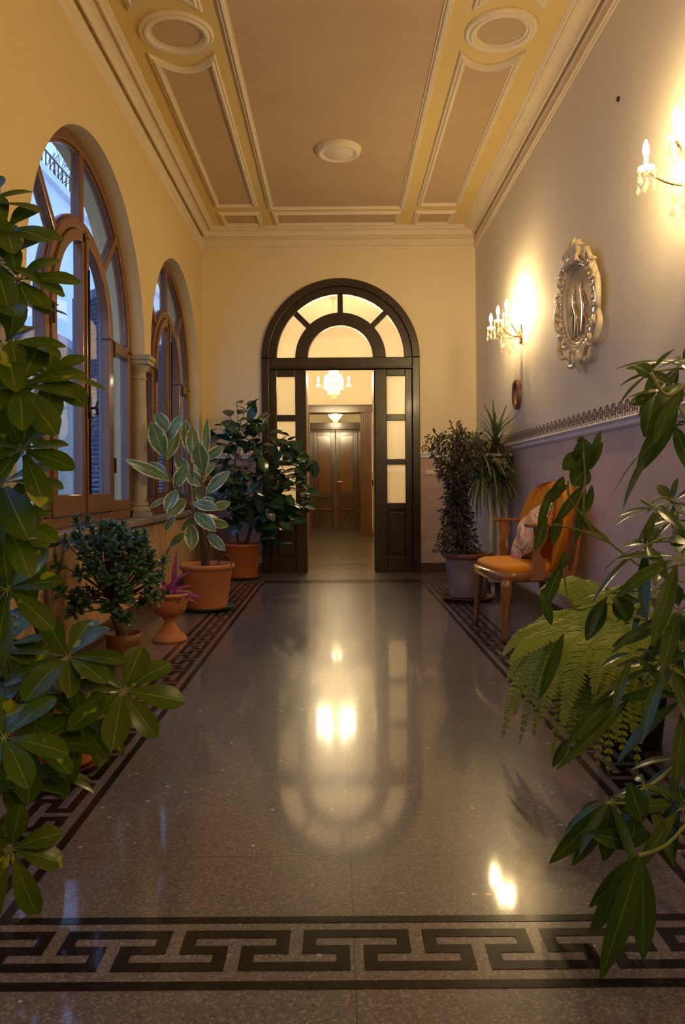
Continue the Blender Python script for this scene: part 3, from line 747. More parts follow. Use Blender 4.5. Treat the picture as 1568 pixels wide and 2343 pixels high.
# basket chandelier in the last room
root = thing('chandelier', (-.03, 16.2, 2.52), 'small crystal basket chandelier hanging beyond the hall casing', 'chandelier')
L0 = V((-.03, 16.2, 2.52))
m = MB(); m.tube([L0 + V((0, 0, 1.43)), L0], .007, 8); m.build('rod', M['brass'], root)
m = MB(); m.lathe([(.15, .06), (.155, .03), (.15, 0), (.13, -.06), (.09, -.11), (.055, -.14), (.05, -.18), (.02, -.22), (0, -.23)], L0, 20); m.build('crystal_basket', M['crystal'], root)
m = MB()
for i in range(16):
    a = 2 * PI * i / 16; m.drop(L0 + V((.052 * math.cos(a), .052 * math.sin(a), -.15)), .08, .01); m.drop(L0 + V((.15 * math.cos(a), .15 * math.sin(a), .03)), .06, .012)
m.build('crystal_drop', M['crystal'], root)
for i in range(4):
    a = PI / 4 + PI / 2 * i; b = MB(); b.lathe([(0, -.02), (.012, -.015), (.017, .01), (.008, .04), (0, .05)], L0 + V((.08 * math.cos(a), .08 * math.sin(a), .09)), 10); b.build('bulb', M['bulbfar'], root, smooth=True)

# ------------------------------------------------------------------ ornate mirror on the right wall
MC = V((XR, 4.97, 2.165))
root = thing('ornate_mirror', MC, 'ornate pale glass mirror with scrolled crest, engraved figures, high between the sconces', 'mirror')
tilt = .045
def PM(a, b, c): return MC + V((-(c + .012 + tilt * (b + .45)), a, b))
A, B = .30, .25
def oval(a, b, n=72): return [(a * math.cos(2 * PI * k / n), b * math.sin(2 * PI * k / n)) for k in range(n)]
m = MB(); o = oval(A, B); m.add([PM(x, y, .012) for x, y in o], [tuple(range(72))]); m.add([PM(x, y, -.008) for x, y in o], [tuple(range(72))[::-1]])
m.build('mirror_glass', M['mirror'], root)
m = MB(); sweep(m, oval(A, B), [(.012, .01), (.010, .022), (.0, .030), (-.010, .024), (-.022, .022), (-.030, .030), (-.060, .030), (-.075, .022), (-.078, .0)], PM)
for k in range(40):
    a = 2 * PI * k / 40; m.ball(PM((A + .018) * math.cos(a), (B + .018) * math.sin(a), .036), .010, 8, 5)
m.build('frame', M['pearl'], root, smooth=True)
def scroll(nm, pts, r0, r1):
    q = MB(); sp = spline([PM(*p) for p in pts], 6); n = len(sp)
    q.tube(sp, [(r0 + (r1 - r0) * i / (n - 1)) * (.45 + .55 * math.sin(PI * (i + .6) / n)) for i in range(n)], 8); q.build(nm, M['pearl'], root, smooth=True)
for k in range(34):      # glass petals fanned round the oval
    a = 2 * PI * (k + .5) / 34; dx, dy = math.cos(a), math.sin(a); tw = .35 if k % 2 else -.2
    if dy > .80 or dy < -.93: continue
    l = .062 + .022 * math.sin(k * 2.1)
    scroll('petal', [((A + .055) * dx, (B + .055) * dy, .02), ((A + .055) * dx + l * .6 * (dx - tw * dy), (B + .055) * dy + l * .6 * (dy + tw * dx), .038), ((A + .055) * dx + l * (dx - 2 * tw * dy), (B + .055) * dy + l * (dy + 2 * tw * dx), .02)], .019, .013)
for i in range(9):       # crest of fluted plumes
    x = (i - 4) * .036; h_ = .415 - .010 * abs(i - 4) ** 1.5 + .012 * (i % 2)
    scroll('crest_plume', [(x * .75, B + .03, .03), (x * 1.0, B + .09, .05), (x * 1.25, h_, .03)], .020, .014)
    scroll('crest_plume', [(x * .8, B + .05, .045), (x * .9, B + .015, .055), (x * .95, B - .01, .04)], .013, .010)
for sg in (-1, 1):
    scroll('scroll', [(sg * .16, B + .05, .02), (sg * .25, B + .03, .03), (sg * .33, B - .05, .035), (sg * .29, B - .10, .03)], .020, .012)
    scroll('scroll', [(sg * .39, .10, .02), (sg * .43, .02, .035), (sg * .42, -.08, .035), (sg * .37, -.12, .02)], .022, .016)
    scroll('scroll', [(sg * .38, -.12, .02), (sg * .42, -.20, .03), (sg * .35, -.29, .035), (sg * .26, -.30, .02)], .022, .016)
    scroll('scroll', [(sg * .24, -.29, .02), (sg * .20, -.37, .035), (sg * .11, -.38, .03), (sg * .08, -.31, .02)], .020, .012)
    scroll('scroll', [(sg * .12, -.30, .03), (sg * .07, -.37, .04), (sg * .03, -.33, .03)], .014, .010)
for q_ in range(4): scroll('pendant', [((q_ - 1.5) * .012, -.30, .03), ((q_ - 1.5) * .020, -.36, .04), (-.01 + (q_ - 1.5) * .008, -.425 - .012 * (q_ % 2), .03)], .016, .012)
m = MB()
def curl(pts, r): m.tube(spline([PM(x, y, .016) for x, y in pts], 5), r, 6)
for sg in (-1, 1):   # two abstract engraved sprays standing side by side
    ox = sg * .07
    m.ball(PM(ox, .11, .014), .022, 8, 6, (.3, 1, 1.2))
    curl([(ox, .09), (ox + .02 * sg, .02), (ox - .02, -.08), (ox + .03, -.20)], .012)
    curl([(ox, .07), (ox + .06 * sg, .02), (ox + .08 * sg, -.04)], .007)
    curl([(ox + .02, -.02), (ox + .07 * sg, -.12), (ox + .09 * sg, -.20)], .010)
    curl([(ox - .01, -.06), (ox - .04 * sg, -.14), (ox - .03 * sg, -.20)], .008)
for k in range(9): m.ball(PM(-.17 + k * .042, -.215 + .01 * math.sin(k * 2), .014), .011, 6, 4, (.3, 1, 1))
m.build('engraving', M['engraved'], root, smooth=True)

# small oval frame
FC = V((XR, 6.82, 1.80))
root = thing('oval_frame', FC, 'small brown oval frame hanging below the far sconce', 'frame')
PF = lambda a, b, c: FC + V((-c, a, b))
m = MB(); sweep(m, [(x, y) for x, y in oval(.085, .112, 48)], [(-.022, 0), (-.022, .022), (-.012, .040), (-.002, .030), (.008, .036), (.014, .014), (.014, .0)], PF)
m.build('frame', M['gold'], root, smooth=True)
m = MB(); m.add([PF(x, y, .012) for x, y in oval(.088, .115, 48)], [tuple(range(48))]); m.build('mirror_glass', M['mirror'], root)
# wall marks and switch
m = MB(); q = V((XR, 4.366, 3.185)); m.tube([q, q + V((-.012, 0, 0))], [.016, .012], 12)
tag(m.build('wall_plug', M['iron']), 'small black plug high on the cream wall beside the near sconce', 'wall plug')
root = thing('light_switch', W(985, 1081, YB), 'brass switch plate with three white rockers beside the arched door', 'switch')
q = W(985, 1081, YB); m = MB(); m.box(q.x - .062, q.x + .062, YB - .010, YB - .0005, q.z - .032, q.z + .032); m.build('plate', M['plate'], root, bevel=.004)
for k in (-1, 0, 1):
    m = MB(); m.box(q.x + k * .028 - .010, q.x + k * .028 + .010, YB - .015, YB - .009, q.z - .018, q.z + .018); m.build('rocker', M['white'], root, bevel=.002)

# ------------------------------------------------------------------ radiator
R0 = V((1.50, 7.7, 0))
root = thing('radiator', R0, 'tall cream column radiator against the mauve wall behind the orange chair', 'radiator')
for k in range(12):
    y = 7.12 + k * .105
    m = MB()
    for dx in (-.07, 0, .07):
        m.tube([(1.49 + dx, y, .13), (1.49 + dx, y, 1.22)], .021, 10)
    m.box(1.395, 1.585, y - .038, y + .038, .10, .16); m.box(1.395, 1.585, y - .038, y + .038, 1.19, 1.25)
    m.build('section', M['radiator'], root, bevel=.012)
m = MB()
for y in (7.17, 8.22): m.box(1.43, 1.46, y - .012, y + .012, 0, .12); m.box(1.53, 1.56, y - .012, y + .012, 0, .12)
m.build('foot', M['radiator'], root)
m = MB(); m.box(1.36, 1.605, 7.04, 8.34, 1.262, 1.29)
tag(m.build('radiator_shelf', M['rail'], bevel=.006), 'white shelf lying on top of the radiator', 'shelf')

# ------------------------------------------------------------------ orange armchair
ch = thing('armchair', (1.265, 5.21, 0), 'orange upholstered armchair with brown wooden arms and legs by the mauve wall', 'armchair', local=True)
ch.rotation_euler = (0, 0, PI / 2 + .07); ch.scale = (1.17, 1, 1)
def outline(y, w=.33):      # half width of the seat at local y
    t = (y + .25) / .53
    return w * (.84 + .16 * t)
def seat_loop(inset, z, n=48):
    pts = []
    for k in range(n):
        a = 2 * PI * k / n; c, s_ = math.cos(a), math.sin(a); p = .38
        x = math.copysign(abs(c) ** p, c); y = math.copysign(abs(s_) ** p, s_)
        yy = .015 + y * (.265 - inset); pts.append(V((x * (outline(yy) - inset), yy + (.025 * (1 - x * x) if y > 0 else 0), z)))
    return pts
m = MB(); rowsz = [(.05, .385), (.012, .385), (0, .395), (0, .43), (.008, .445), (.028, .450), (.05, .445)]
m.grid([seat_loop(i, z) for i, z in rowsz], closeu=True); m.build('seat_frame', M['chairwood'], ch, smooth=True)
m = MB(); rowsz = [(.028, .44), (.022, .462), (.03, .478), (.06, .492), (.12, .502), (.19, .506), (.262, .507)]
m.grid([seat_loop(i, z) for i, z in rowsz], closeu=True); m.build('seat', M['orange'], ch, smooth=True)
def turned(p0, p1, rr):
    p0, p1 = V(p0), V(p1); q = MB(); n = len(rr)
    q.tube([p0.lerp(p1, i / (n - 1)) for i in range(n)], rr, 14); return q
for sx in (-1, 1):
    turned((sx * .29, .225, .40), (sx * .305, .245, 0), [.034, .036, .034, .029, .026, .024, .022, .020, .018, .016]).build('leg', M['chairwood'], ch, smooth=True)
    turned((sx * .235, -.20, .42), (sx * .255, -.27, 0), [.028, .028, .026, .024, .022, .020, .018, .017]).build('leg', M['chairwood'], ch, smooth=True)
    # arm rest and curved support
    m = MB(); rows = []
    path = spline([(sx * .315, -.22, .70), (sx * .335, -.12, .735), (sx * .345, .0, .748), (sx * .34, .115, .745)], 5)
    for i, p in enumerate(path):
        wd = .022 + .010 * i / len(path); rows.append([p + V((dx * wd, 0, dz)) for dx, dz in ((-1, -.012), (1, -.012), (1.1, .0), (1, .013), (-1, .013), (-1.1, 0))])
    m.grid(rows, closeu=True); o = len(m.v) - 6; m.f.append(tuple(range(o, o + 6))); m.f.append(tuple(range(5, -1, -1)))
    arm = m.build('armrest', M['chairwood'], ch, bevel=.004)
    m = MB(); rows = []
    path = spline([(sx * .34, .035, .742), (sx * .335, .020, .66), (sx * .325, .045, .58), (sx * .325, .03, .50), (sx * .325, .05, .40)], 5)
    for i, p in enumerate(path):
        t = i / (len(path) - 1); wy = .026 + .012 * math.sin(t * 9) + .012 * t
        rows.append([p + V((a * .016, b_ * wy, 0)) for a, b_ in ((-1, -1), (1, -1), (1, 1), (-1, 1))])
    m.grid(rows, closeu=True); m.build('arm_support', M['chairwood'], ch, bevel=.006)
    # upright rail behind the shell
    m = MB(); m.tube(spline([(sx * .235, -.225, .40), (sx * .22, -.27, .6), (sx * .20, -.295, .80)], 5), .022, 10); m.build('back_post', M['chairwood'], ch, smooth=True)
# padded shell back
def shell(u, v, side):
    z = .47 + .56 * v - .05 * abs(u) ** 3 * max(0, v - .6)
    hw = (.325 + .065 * math.sin(min(1, v * 1.6) * PI / 2)) * (1 - max(0, (v - .3) / .7) ** 3.4 * .93) ** .5
    x = u * hw; wrap = .125 * abs(u) ** 2.6 * (1 - .35 * v)
    y = -.175 - .085 * v + wrap
    th = .045 * (1 - abs(u) ** 6) ** .5 * (1 - abs(2 * v - 1) ** 8) ** .5 + .004
    puff = .022 * math.cos(u * PI / 2) * math.sin(v * PI)
    if side > 0: return V((x, y + th * .9 + puff, z))
    return V((x, y - th * .9, z + .0))
m = MB(); NU, NV = 26, 20
m.grid([[shell(-1 + 2 * j / NU, i / NV, 1) for j in range(NU + 1)] for i in range(NV + 1)])
m.grid([[shell(1 - 2 * j / NU, i / NV, -1) for j in range(NU + 1)] for i in range(NV + 1)])
def edge_strip(get, n):
    m.grid([[get(i / n, 1), get(i / n, -1)] for i in range(n + 1)])
edge_strip(lambda t, s_: shell(-1, t, s_), NV); edge_strip(lambda t, s_: shell(1, t, s_), NV); edge_strip(lambda t, s_: shell(-1 + 2 * t, 1, s_), NU); edge_strip(lambda t, s_: shell(-1 + 2 * t, 0, s_), NU)
bk = m.build('backrest', M['orange'], ch, smooth=True)
for u in (-.8, .8):
    m = MB(); m.tube([shell(u * (1 - .12 * v_ / 12), .08 + .86 * v_ / 12, 1) + V((0, .002, 0)) for v_ in range(13)], .005, 6)
    m.build('piping', M['orange'], bk, smooth=True)
# cushion resting on the seat
cu = MB(); Rm = Matrix.Rotation(math.radians(-62), 4, 'X') @ Matrix.Rotation(math.radians(28), 4, 'Z')
Rw = Matrix.Rotation(PI / 2 + .07, 4, 'Z'); cc = V((1.265, 5.21, 0)) + Rw @ V((-.03, -.045, .68))
def cus(u, v, s_):
    k = (1 - abs(u) ** 2.4) * (1 - abs(v) ** 2.4); pin = 1 - .10 * (1 - abs(u)) * abs(v) - .10 * (1 - abs(v)) * abs(u)
    fold = .012 * math.sin(u * 7 + v * 5)
    return cc + Rw @ (Rm @ V((u * .205 * pin, v * .205 * pin, s_ * (.075 * k ** .55 + .002) + fold * k)))
NC = 18
cu.grid([[cus(-1 + 2 * j / NC, -1 + 2 * i / NC, 1) for j in range(NC + 1)] for i in range(NC + 1)])
cu.grid([[cus(1 - 2 * j / NC, -1 + 2 * i / NC, -1) for j in range(NC + 1)] for i in range(NC + 1)])
tag(cu.build('cushion', M['cushion'], smooth=True), 'floral pink and teal cushion leaning on the orange armchair', 'cushion')

# ------------------------------------------------------------------ plants
def leaf(mb, base, tip, up, wd, arch=.08, fold=.15, n=6, power=1.0, pos=.5, curl=0):
    base, tip, up = V(base), V(tip), V(up)
    d = tip - base; L = d.length
    if L < 1e-6: return
    dn = d / L; side = dn.cross(up)
    if side.length < 1e-4: side = dn.orthogonal()
    side.normalize(); up = side.cross(dn).normalized()
    mid = base.lerp(tip, .5) + up * arch * L
    vs, uvs = [], []
    for i in range(n + 1):
        t = i / n; p = base * (1 - t) ** 2 + mid * 2 * t * (1 - t) + tip * t * t
        tt = t ** (math.log(.5) / math.log(pos)); w_ = wd / 2 * max(.03, math.sin(PI * min(max(tt, .015), .985))) ** power
        for j, a in enumerate((-1, -.5, 0, .5, 1)):
            vs.append(p + side * a * w_ + up * (abs(a) * fold * w_ - curl * abs(a) ** 2 * w_ * t)); uvs.append((.5 + a * .5, t))
    fs = [(i * 5 + j, i * 5 + j + 1, (i + 1) * 5 + j + 1, (i + 1) * 5 + j) for i in range(n) for j in range(4)]
    mb.add(vs, fs, uvs)
def cluster(mb, st, c, axis, n, L, wd, rnd, open_=80, droop=.25, petiole=.12, power=.8, pos=.58):
    """umbrella of leaflets round a petiole tip"""
    c, axis = V(c), V(axis).normalized(); x = axis.orthogonal().normalized(); y = axis.cross(x); ph = rnd.uniform(0, 6.28)
    for k in range(n):
        a = ph + 2 * PI * k / n + rnd.uniform(-.15, .15); th = math.radians(open_ + rnd.uniform(-16, 16))
        d = axis * math.cos(th) + (x * math.cos(a) + y * math.sin(a)) * math.sin(th); l = L * rnd.uniform(.78, 1.1)
        b0 = c + d * l * petiole; tip = c + d * l * (1 + petiole) + V((0, 0, -droop * l))
        st.tube([c, b0], .0018, 5, cap=False)
        leaf(mb, b0, tip, (axis + V((0, 0, .6))).normalized() + V((rnd.uniform(-.25, .25),) * 3), wd * rnd.uniform(.85, 1.1) * l / L, arch=.10, fold=.16, n=7, power=power, pos=pos)
def pot(root, c, r, h, mat, rim=True, taper=.78, saucer=None, name='pot', soil=True, foot=0):
    c = V(c); m = MB(); z0 = .02 if saucer else 0
    pr = [(0, z0 + .002), (r * taper, z0 + .002), (r * taper * 1.01, z0 + .012), (r * .94, h - .05)]
    if rim: pr += [(r * .96, h - .045), (r * 1.04, h - .03), (r * 1.05, h - .008), (r * 1.0, h), (r * .93, h), (r * .90, h - .03), (r * .86, h - .08)]
    else: pr += [(r, h), (r * .95, h), (r * .9, h - .05)]
    m.lathe(pr, c, 36); p = m.build(name, mat, root, smooth=True)
    if saucer:
        m = MB(); m.lathe([(0, 0), (r * .9, 0), (r * 1.02, .03), (r * 1.05, .032), (r * 1.0, .022), (r * .86, .010), (0, .010)], c, 32); m.build('saucer', saucer, root, smooth=True)
    if soil:
        m = MB(); m.lathe([(r * .9, h - .045), (r * .5, h - .035), (0, h - .03)], c, 24); m.build('soil', M['soil'], root, smooth=True)
    return p

# 1. umbrella plant in the near left corner
rnd = random.Random(7)
PB1 = V((-1.03, 2.78, 0))
root = thing('umbrella_plant', PB1, 'big variegated umbrella plant filling the near left corner, in a terracotta pot', 'potted plant')
pot(root, PB1, .19, .34, M['terra'], saucer=M['saucer'])
fo, stm, pet = MB(), MB(), MB()
stems = [spline([PB1 + V((0, 0, .3)), V((-1.0, 2.6, .8)), V((-.98, 2.35, 1.35)), V((-1.02, 2.2, 1.85)), V((-1.02, 2.15, 2.0))], 8),
         spline([PB1 + V((.03, -.03, .3)), V((-.98, 2.5, .55)), V((-.97, 2.2, .95)), V((-.95, 2.1, 1.3))], 8),
         spline([PB1 + V((.05, -.06, .3)), V((-.93, 2.55, .42)), V((-.86, 2.3, .38)), V((-.72, 2.22, .43))], 8),
         spline([PB1 + V((.0, -.08, .3)), V((-.98, 2.4, .46)), V((-.92, 2.1, .35)), V((-.86, 1.9, .22))], 8)]
for i, sp in enumerate(stems): stm.tube(sp, [.013 - .007 * k / len(sp) for k in range(len(sp))], 8)
CL = [(15, 525, 2.15, .165, 8), (-40, 470, 2.2, .16, 8), (42, 640, 2.1, .14, 7), (5, 700, 2.05, .15, 8), (-10, 600, 2.1, .16, 7), (10, 790, 2.0, .14, 7),
      (108, 862, 2.0, .135, 8), (45, 885, 1.95, .15, 9), (15, 960, 2.1, .15, 8), (50, 1030, 2.0, .14, 8), (5, 1105, 2.05, .16, 8), (10, 1190, 2.0, .14, 8), (-5, 1290, 2.1, .15, 8), (18, 1350, 2.0, .15, 8),
      (155, 1505, 2.15, .165, 9), (282, 1583, 2.15, .155, 8), (185, 1648, 2.1, .12, 8), (60, 1570, 2.3, .15, 8), (15, 1560, 2.2, .14, 8), (75, 1700, 2.0, .16, 8), (120, 1775, 2.05, .11, 7), (10, 1690, 1.9, .16, 8), (15, 1480, 2.2, .14, 7), (25, 1945, 1.85, .14, 8), (5, 1800, 1.95, .13, 8), (230, 1640, 2.3, .12, 7), (120, 1560, 2.25, .13, 7), (-15, 1420, 2.1, .14, 7)]
for (px, py, D, L, n) in CL:
    c = W(px, py, D)
    best = min((q for sp in stems for q in sp[4:]), key=lambda q: (q - c).length + max(0, q.z - c.z) * .6)
    ax = (c - best); ax = ax.normalized() * .5 + V((rnd.uniform(-.2, .2), -.45, .55))
    pet.tube(bez(best, (best + c) / 2 + V((0, 0, -.03)), c, 6), .0035, 6)
    cluster(fo, pet, c, ax, n, L, L * .50, rnd, open_=78, droop=.24, power=.52, pos=.64)
stm.build('stem', M['bark'], root, smooth=True); pet.build('petiole', M['greenstem'], root, smooth=True); fo.build('foliage', M['schef'], root, smooth=True)

# 2. jade plant
PB2 = V((-1.2, 4.4, 0)) 
PB2 = W(283, 1500, 4.45); PB2.z = 0
root = thing('jade_plant', PB2, 'small bushy jade plant with a thick trunk under the near window', 'potted plant')
pot(root, PB2, .105, .16, M['saucer'], rim=False, taper=.85)
fo, stm = MB(), MB(); rnd = random.Random(5)
ctr = W(243, 1322, 4.25); top = PB2 + V((-.05, -.02, .36))
stm.tube(spline([PB2 + V((-.0, 0, .12)), PB2 + V((-.035, 0, .24)), top], 4), [.034, .033, .031, .03, .03, .028, .027, .025, .024], 10)
tips = []
for k in range(112):
    for _ in range(50):
        a, b_, r_ = rnd.uniform(0, 6.28), rnd.uniform(-.75, 1.5), rnd.uniform(.45, 1) ** .5
        q = ctr + V((math.cos(a) * math.cos(b_) * .33 * r_, math.sin(a) * math.cos(b_) * .28 * r_, math.sin(b_) * .31 * r_))
        if q.x > XL + .11 and q.z > .20 and (q.z > .36 or abs(q.x - PB2.x) > .08): break
    tips.append(q)
tips += [W(x, y, 4.3 if x > 200 else 4.02) for x, y in ((175, 1195), (200, 1190), (290, 1222), (235, 1225), (305, 1235), (150, 1240), (130, 1290), (330, 1290), (355, 1320), (340, 1350), (135, 1350), (160, 1400))]
for q in tips:
    md = top.lerp(q, .45) + V((rnd.uniform(-.04, .04), rnd.uniform(-.04, .04), rnd.uniform(-.05, .02)))
    stm.tube(bez(top + V((rnd.uniform(-.01, .01), 0, -.02)), md, q, 5), [.008, .006, .005, .004, .0035, .003], 6)
    ax = (q - top).normalized() + V((0, 0, .6)); ax.normalize(); x = ax.orthogonal().normalized(); y = ax.cross(x)
    for lv in range(4):
        for kk in range(3 if lv else 2):
            a = lv * 1.2 + kk * 2 * PI / (3 if lv else 2) + rnd.uniform(-.2, .2); th = .45 + .35 * lv
            d = ax * math.cos(th) + (x * math.cos(a) + y * math.sin(a)) * math.sin(th); b0 = q - ax * lv * .014
            l = rnd.uniform(.036, .056); leaf(fo, b0, b0 + d * l, ax, l * .55, arch=.1, fold=.2, n=4, power=.6, pos=.62)
stm.build('trunk', M['bark'], root, smooth=True); fo.build('foliage', M['jade'], root, smooth=True, solid=.003)

# 3. urn with purple plant
PB3 = V((-1.10, 5.02, 0))
root = thing('urn_planter', PB3, 'terracotta footed urn with a purple-leaved plant beside the jade plant', 'potted plant')
m = MB(); m.lathe([(0, 0), (.112, 0), (.114, .012), (.10, .03), (.075, .055), (.05, .085), (.036, .115), (.034, .135), (.045, .145), (.048, .155), (.07, .165), (.10, .19), (.115, .225), (.118, .265), (.125, .285), (.140, .295), (.142, .308), (.125, .315), (.112, .300), (.105, .27)], PB3, 36)
m.build('urn', M['terra'], root, smooth=True)
m = MB(); m.lathe([(.107, .285), (0, .292)], PB3, 20); m.build('soil', M['soil'], root)
fo = MB(); rnd = random.Random(2); b0 = PB3 + V((0, 0, .29))
for px, py, dd in ((405, 1262, 0), (432, 1308, -.05), (462, 1368, -.08), (452, 1380, .05), (350, 1388, -.05), (410, 1380, -.1), (425, 1372, -.12), (345, 1350, .05), (375, 1372, -.12), (368, 1322, .05), (440, 1340, .08), (395, 1330, -.08)):
    t = W(px, py, 5.02 + dd); leaf(fo, b0 + V((rnd.uniform(-.03, .03), rnd.uniform(-.03, .03), 0)), t, V((0, -.6, .7)), .036, arch=.18, fold=.35, n=8, power=.7, pos=.4)
fo.build('foliage', M['purple'], root, smooth=True)
m = MB(); p0, p1 = b0 + V((-.03, .02, 0)), W(388, 1252, 5.05); sp = spline([p0, W(372, 1310, 5.03), W(378, 1275, 5.04), p1], 6); m.tube(sp, [.010 - .005 * i / len(sp) for i in range(len(sp))], 8); m.build('stem', M['darkstem'], root, smooth=True)
m = MB(); leaf(m, p1, W(424, 1218, 5.1), V((0, -1, .3)), .05, arch=.1, n=8); 
for a in range(5): leaf(m, b0 + V((-.05 + .02 * a, -.03, 0)), b0 + V((-.08 + .035 * a, -.06, .04 + .02 * (a % 2))), V((0, -.5, 1)), .035, n=5, power=.6)
m.build('green_leaf', M['ivyl'], root, smooth=True)

# 4. variegated rubber plant in the big terracotta pot
PB4 = V((-1.067, 6.28, 0))
root = thing('rubber_plant', PB4, 'variegated rubber plant with cream-edged leaves in a wide terracotta pot', 'potted plant')
pot(root, PB4, .215, .375, M['terra'], taper=.74, saucer=M['green_dish'])
fo, stm = MB(), MB(); rnd = random.Random(9)
LV = [((377, 1045), (346, 965), .15, -.1), ((388, 990), (357, 943), .11, .1), ((383, 1012), (417, 948), .10, 0), ((382, 1052), (407, 985), .11, .15), ((392, 1100), (287, 1052), .10, -.25), ((386, 1092), (340, 1058), .10, .1),
      ((398, 1118), (428, 1062), .11, 0), ((405, 1120), (380, 1170), .12, -.15), ((425, 1140), (382, 1185), .12, -.2), ((382, 1138), (342, 1163), .05, -.1), ((404, 1178), (377, 1214), .07, 0),
      ((465, 1082), (452, 1010), .15, -.15), ((442, 1050), (440, 975), .12, .1), ((432, 1040), (424, 960), .10, .15), ((468, 1062), (474, 957), .07, .1), ((472, 1052), (512, 1022), .10, .05),
      ((470, 1130), (527, 1078), .11, -.1), ((462, 1112), (428, 1078), .12, 0), ((450, 1158), (492, 1142), .09, -.05), ((440, 1150), (500, 1165), .10, -.1), ((482, 1165), (528, 1150), .08, .05),
      ((445, 1172), (494, 1217), .12, -.25), ((478, 1195), (524, 1203), .08, 0), ((436, 1198), (440, 1258), .12, -.2), ((474, 1220), (517, 1260), .09, -.15), ((440, 1120), (470, 1070), .12, .1),
      ((430, 1090), (405, 1045), .11, .15), ((455, 1180), (415, 1212), .09, .1), ((462, 1150), (455, 1105), .12, .1), ((448, 1100), (490, 1060), .10, .2), ((452, 1190), (500, 1185), .08, .2)]
for (b0, t0, wd, dd) in LV:
    b_, t_ = W(b0[0], b0[1], 6.25), W(t0[0], t0[1], 6.25 + dd * .8)
    leaf(fo, b_, t_, V((.1 + rnd.uniform(-.3, .3), -1, .35)), wd * 1.0, arch=.06, fold=.14, n=9, power=.75, pos=.52)
trunk = [PB4 + V((0, 0, .34)), W(470, 1290, 6.28), W(467, 1230, 6.26), W(440, 1170, 6.25)]
for path in ([W(470, 1310, 6.3), W(467, 1240, 6.26), W(445, 1175, 6.25), W(412, 1125, 6.25), W(390, 1090, 6.25), W(377, 1040, 6.25), W(385, 985, 6.25)],
             [W(474, 1310, 6.25), W(478, 1240, 6.25), W(466, 1170, 6.25), W(462, 1110, 6.25), W(465, 1050, 6.25)],
             [W(466, 1310, 6.33), W(460, 1230, 6.3), W(448, 1150, 6.27), W(440, 1090, 6.25), W(440, 1045, 6.25)]):
    sp = spline(path, 5); stm.tube(sp, [.016 - .010 * i / len(sp) for i in range(len(sp))], 8)
stm.tube(spline([W(496, 1296, 6.2), W(510, 1272, 6.2), W(528, 1276, 6.15), W(530, 1295, 6.1)], 5), .006, 6)
stm.build('stem', M['bark'], root, smooth=True); fo.build('foliage', M['varieg'], root, smooth=True)

# 5. dark round-leaved plant by the arched door
PB5 = V((-1.04, 8.38, 0))
root = thing('fig_plant', PB5, 'dark green bushy plant with round leaves in an orange pot beside the arched door', 'potted plant')
pot(root, PB5, .205, .385, M['terra2'], taper=.80, saucer=M['saucer'])
fo, stm = MB(), MB(); rnd = random.Random(21)
blobs = [((560, 970), 55, 16), ((520, 1010), 45, 14), ((600, 985), 40, 8), ((560, 1055), 75, 30), ((630, 1060), 70, 28), ((680, 1060), 45, 16), ((540, 1130), 60, 26), ((600, 1130), 75, 34), ((660, 1130), 60, 24), ((560, 1180), 45, 14), ((625, 1200), 55, 20), ((500, 1075), 30, 8), ((650, 1185), 40, 10)]
s_top = [spline([PB5 + V((dx, dy, .35)), W(px, 1200, 8.3), W(qx, 1100, 8.25), W(qx + o_, 1000, 8.2)], 5) for dx, dy, px, qx, o_ in ((-.04, 0, 540, 535, 10), (.02, .02, 575, 590, -10), (.05, -.02, 578, 620, 30))]
for sp in s_top: stm.tube(sp, [.017 - .009 * i / len(sp) for i in range(len(sp))], 8)
for (cx, cy), rr, n in blobs:
    for k in range(int(n * 1.5)):
        a, r_ = rnd.uniform(0, 6.28), rr * math.sqrt(rnd.random()); D = 8.25 + rnd.uniform(-.32, .30)
        q = W(cx + r_ * math.cos(a), cy + r_ * math.sin(a), D)
        d = V((rnd.uniform(-1, 1), rnd.uniform(-1, .4), rnd.uniform(-.9, .45))).normalized(); l = rnd.uniform(.14, .19)
        leaf(fo, q - d * l / 2, q + d * l / 2, V((rnd.uniform(-.5, .2), rnd.uniform(-.8, 0), 1)), l * .68, arch=.08, fold=.12, n=7, power=.6, pos=.48)
        if k % 3 == 0:
            b_ = min((p for sp in s_top for p in sp[5:]), key=lambda p: (p - q).length); stm.tube(bez(b_, (b_ + q) / 2 + V((0, 0, -.03)), q - d * l / 2, 4), .004, 5, cap=False)
stm.build('stem', M['bark'], root, smooth=True); fo.build('foliage', M['ficus'], root, smooth=True)

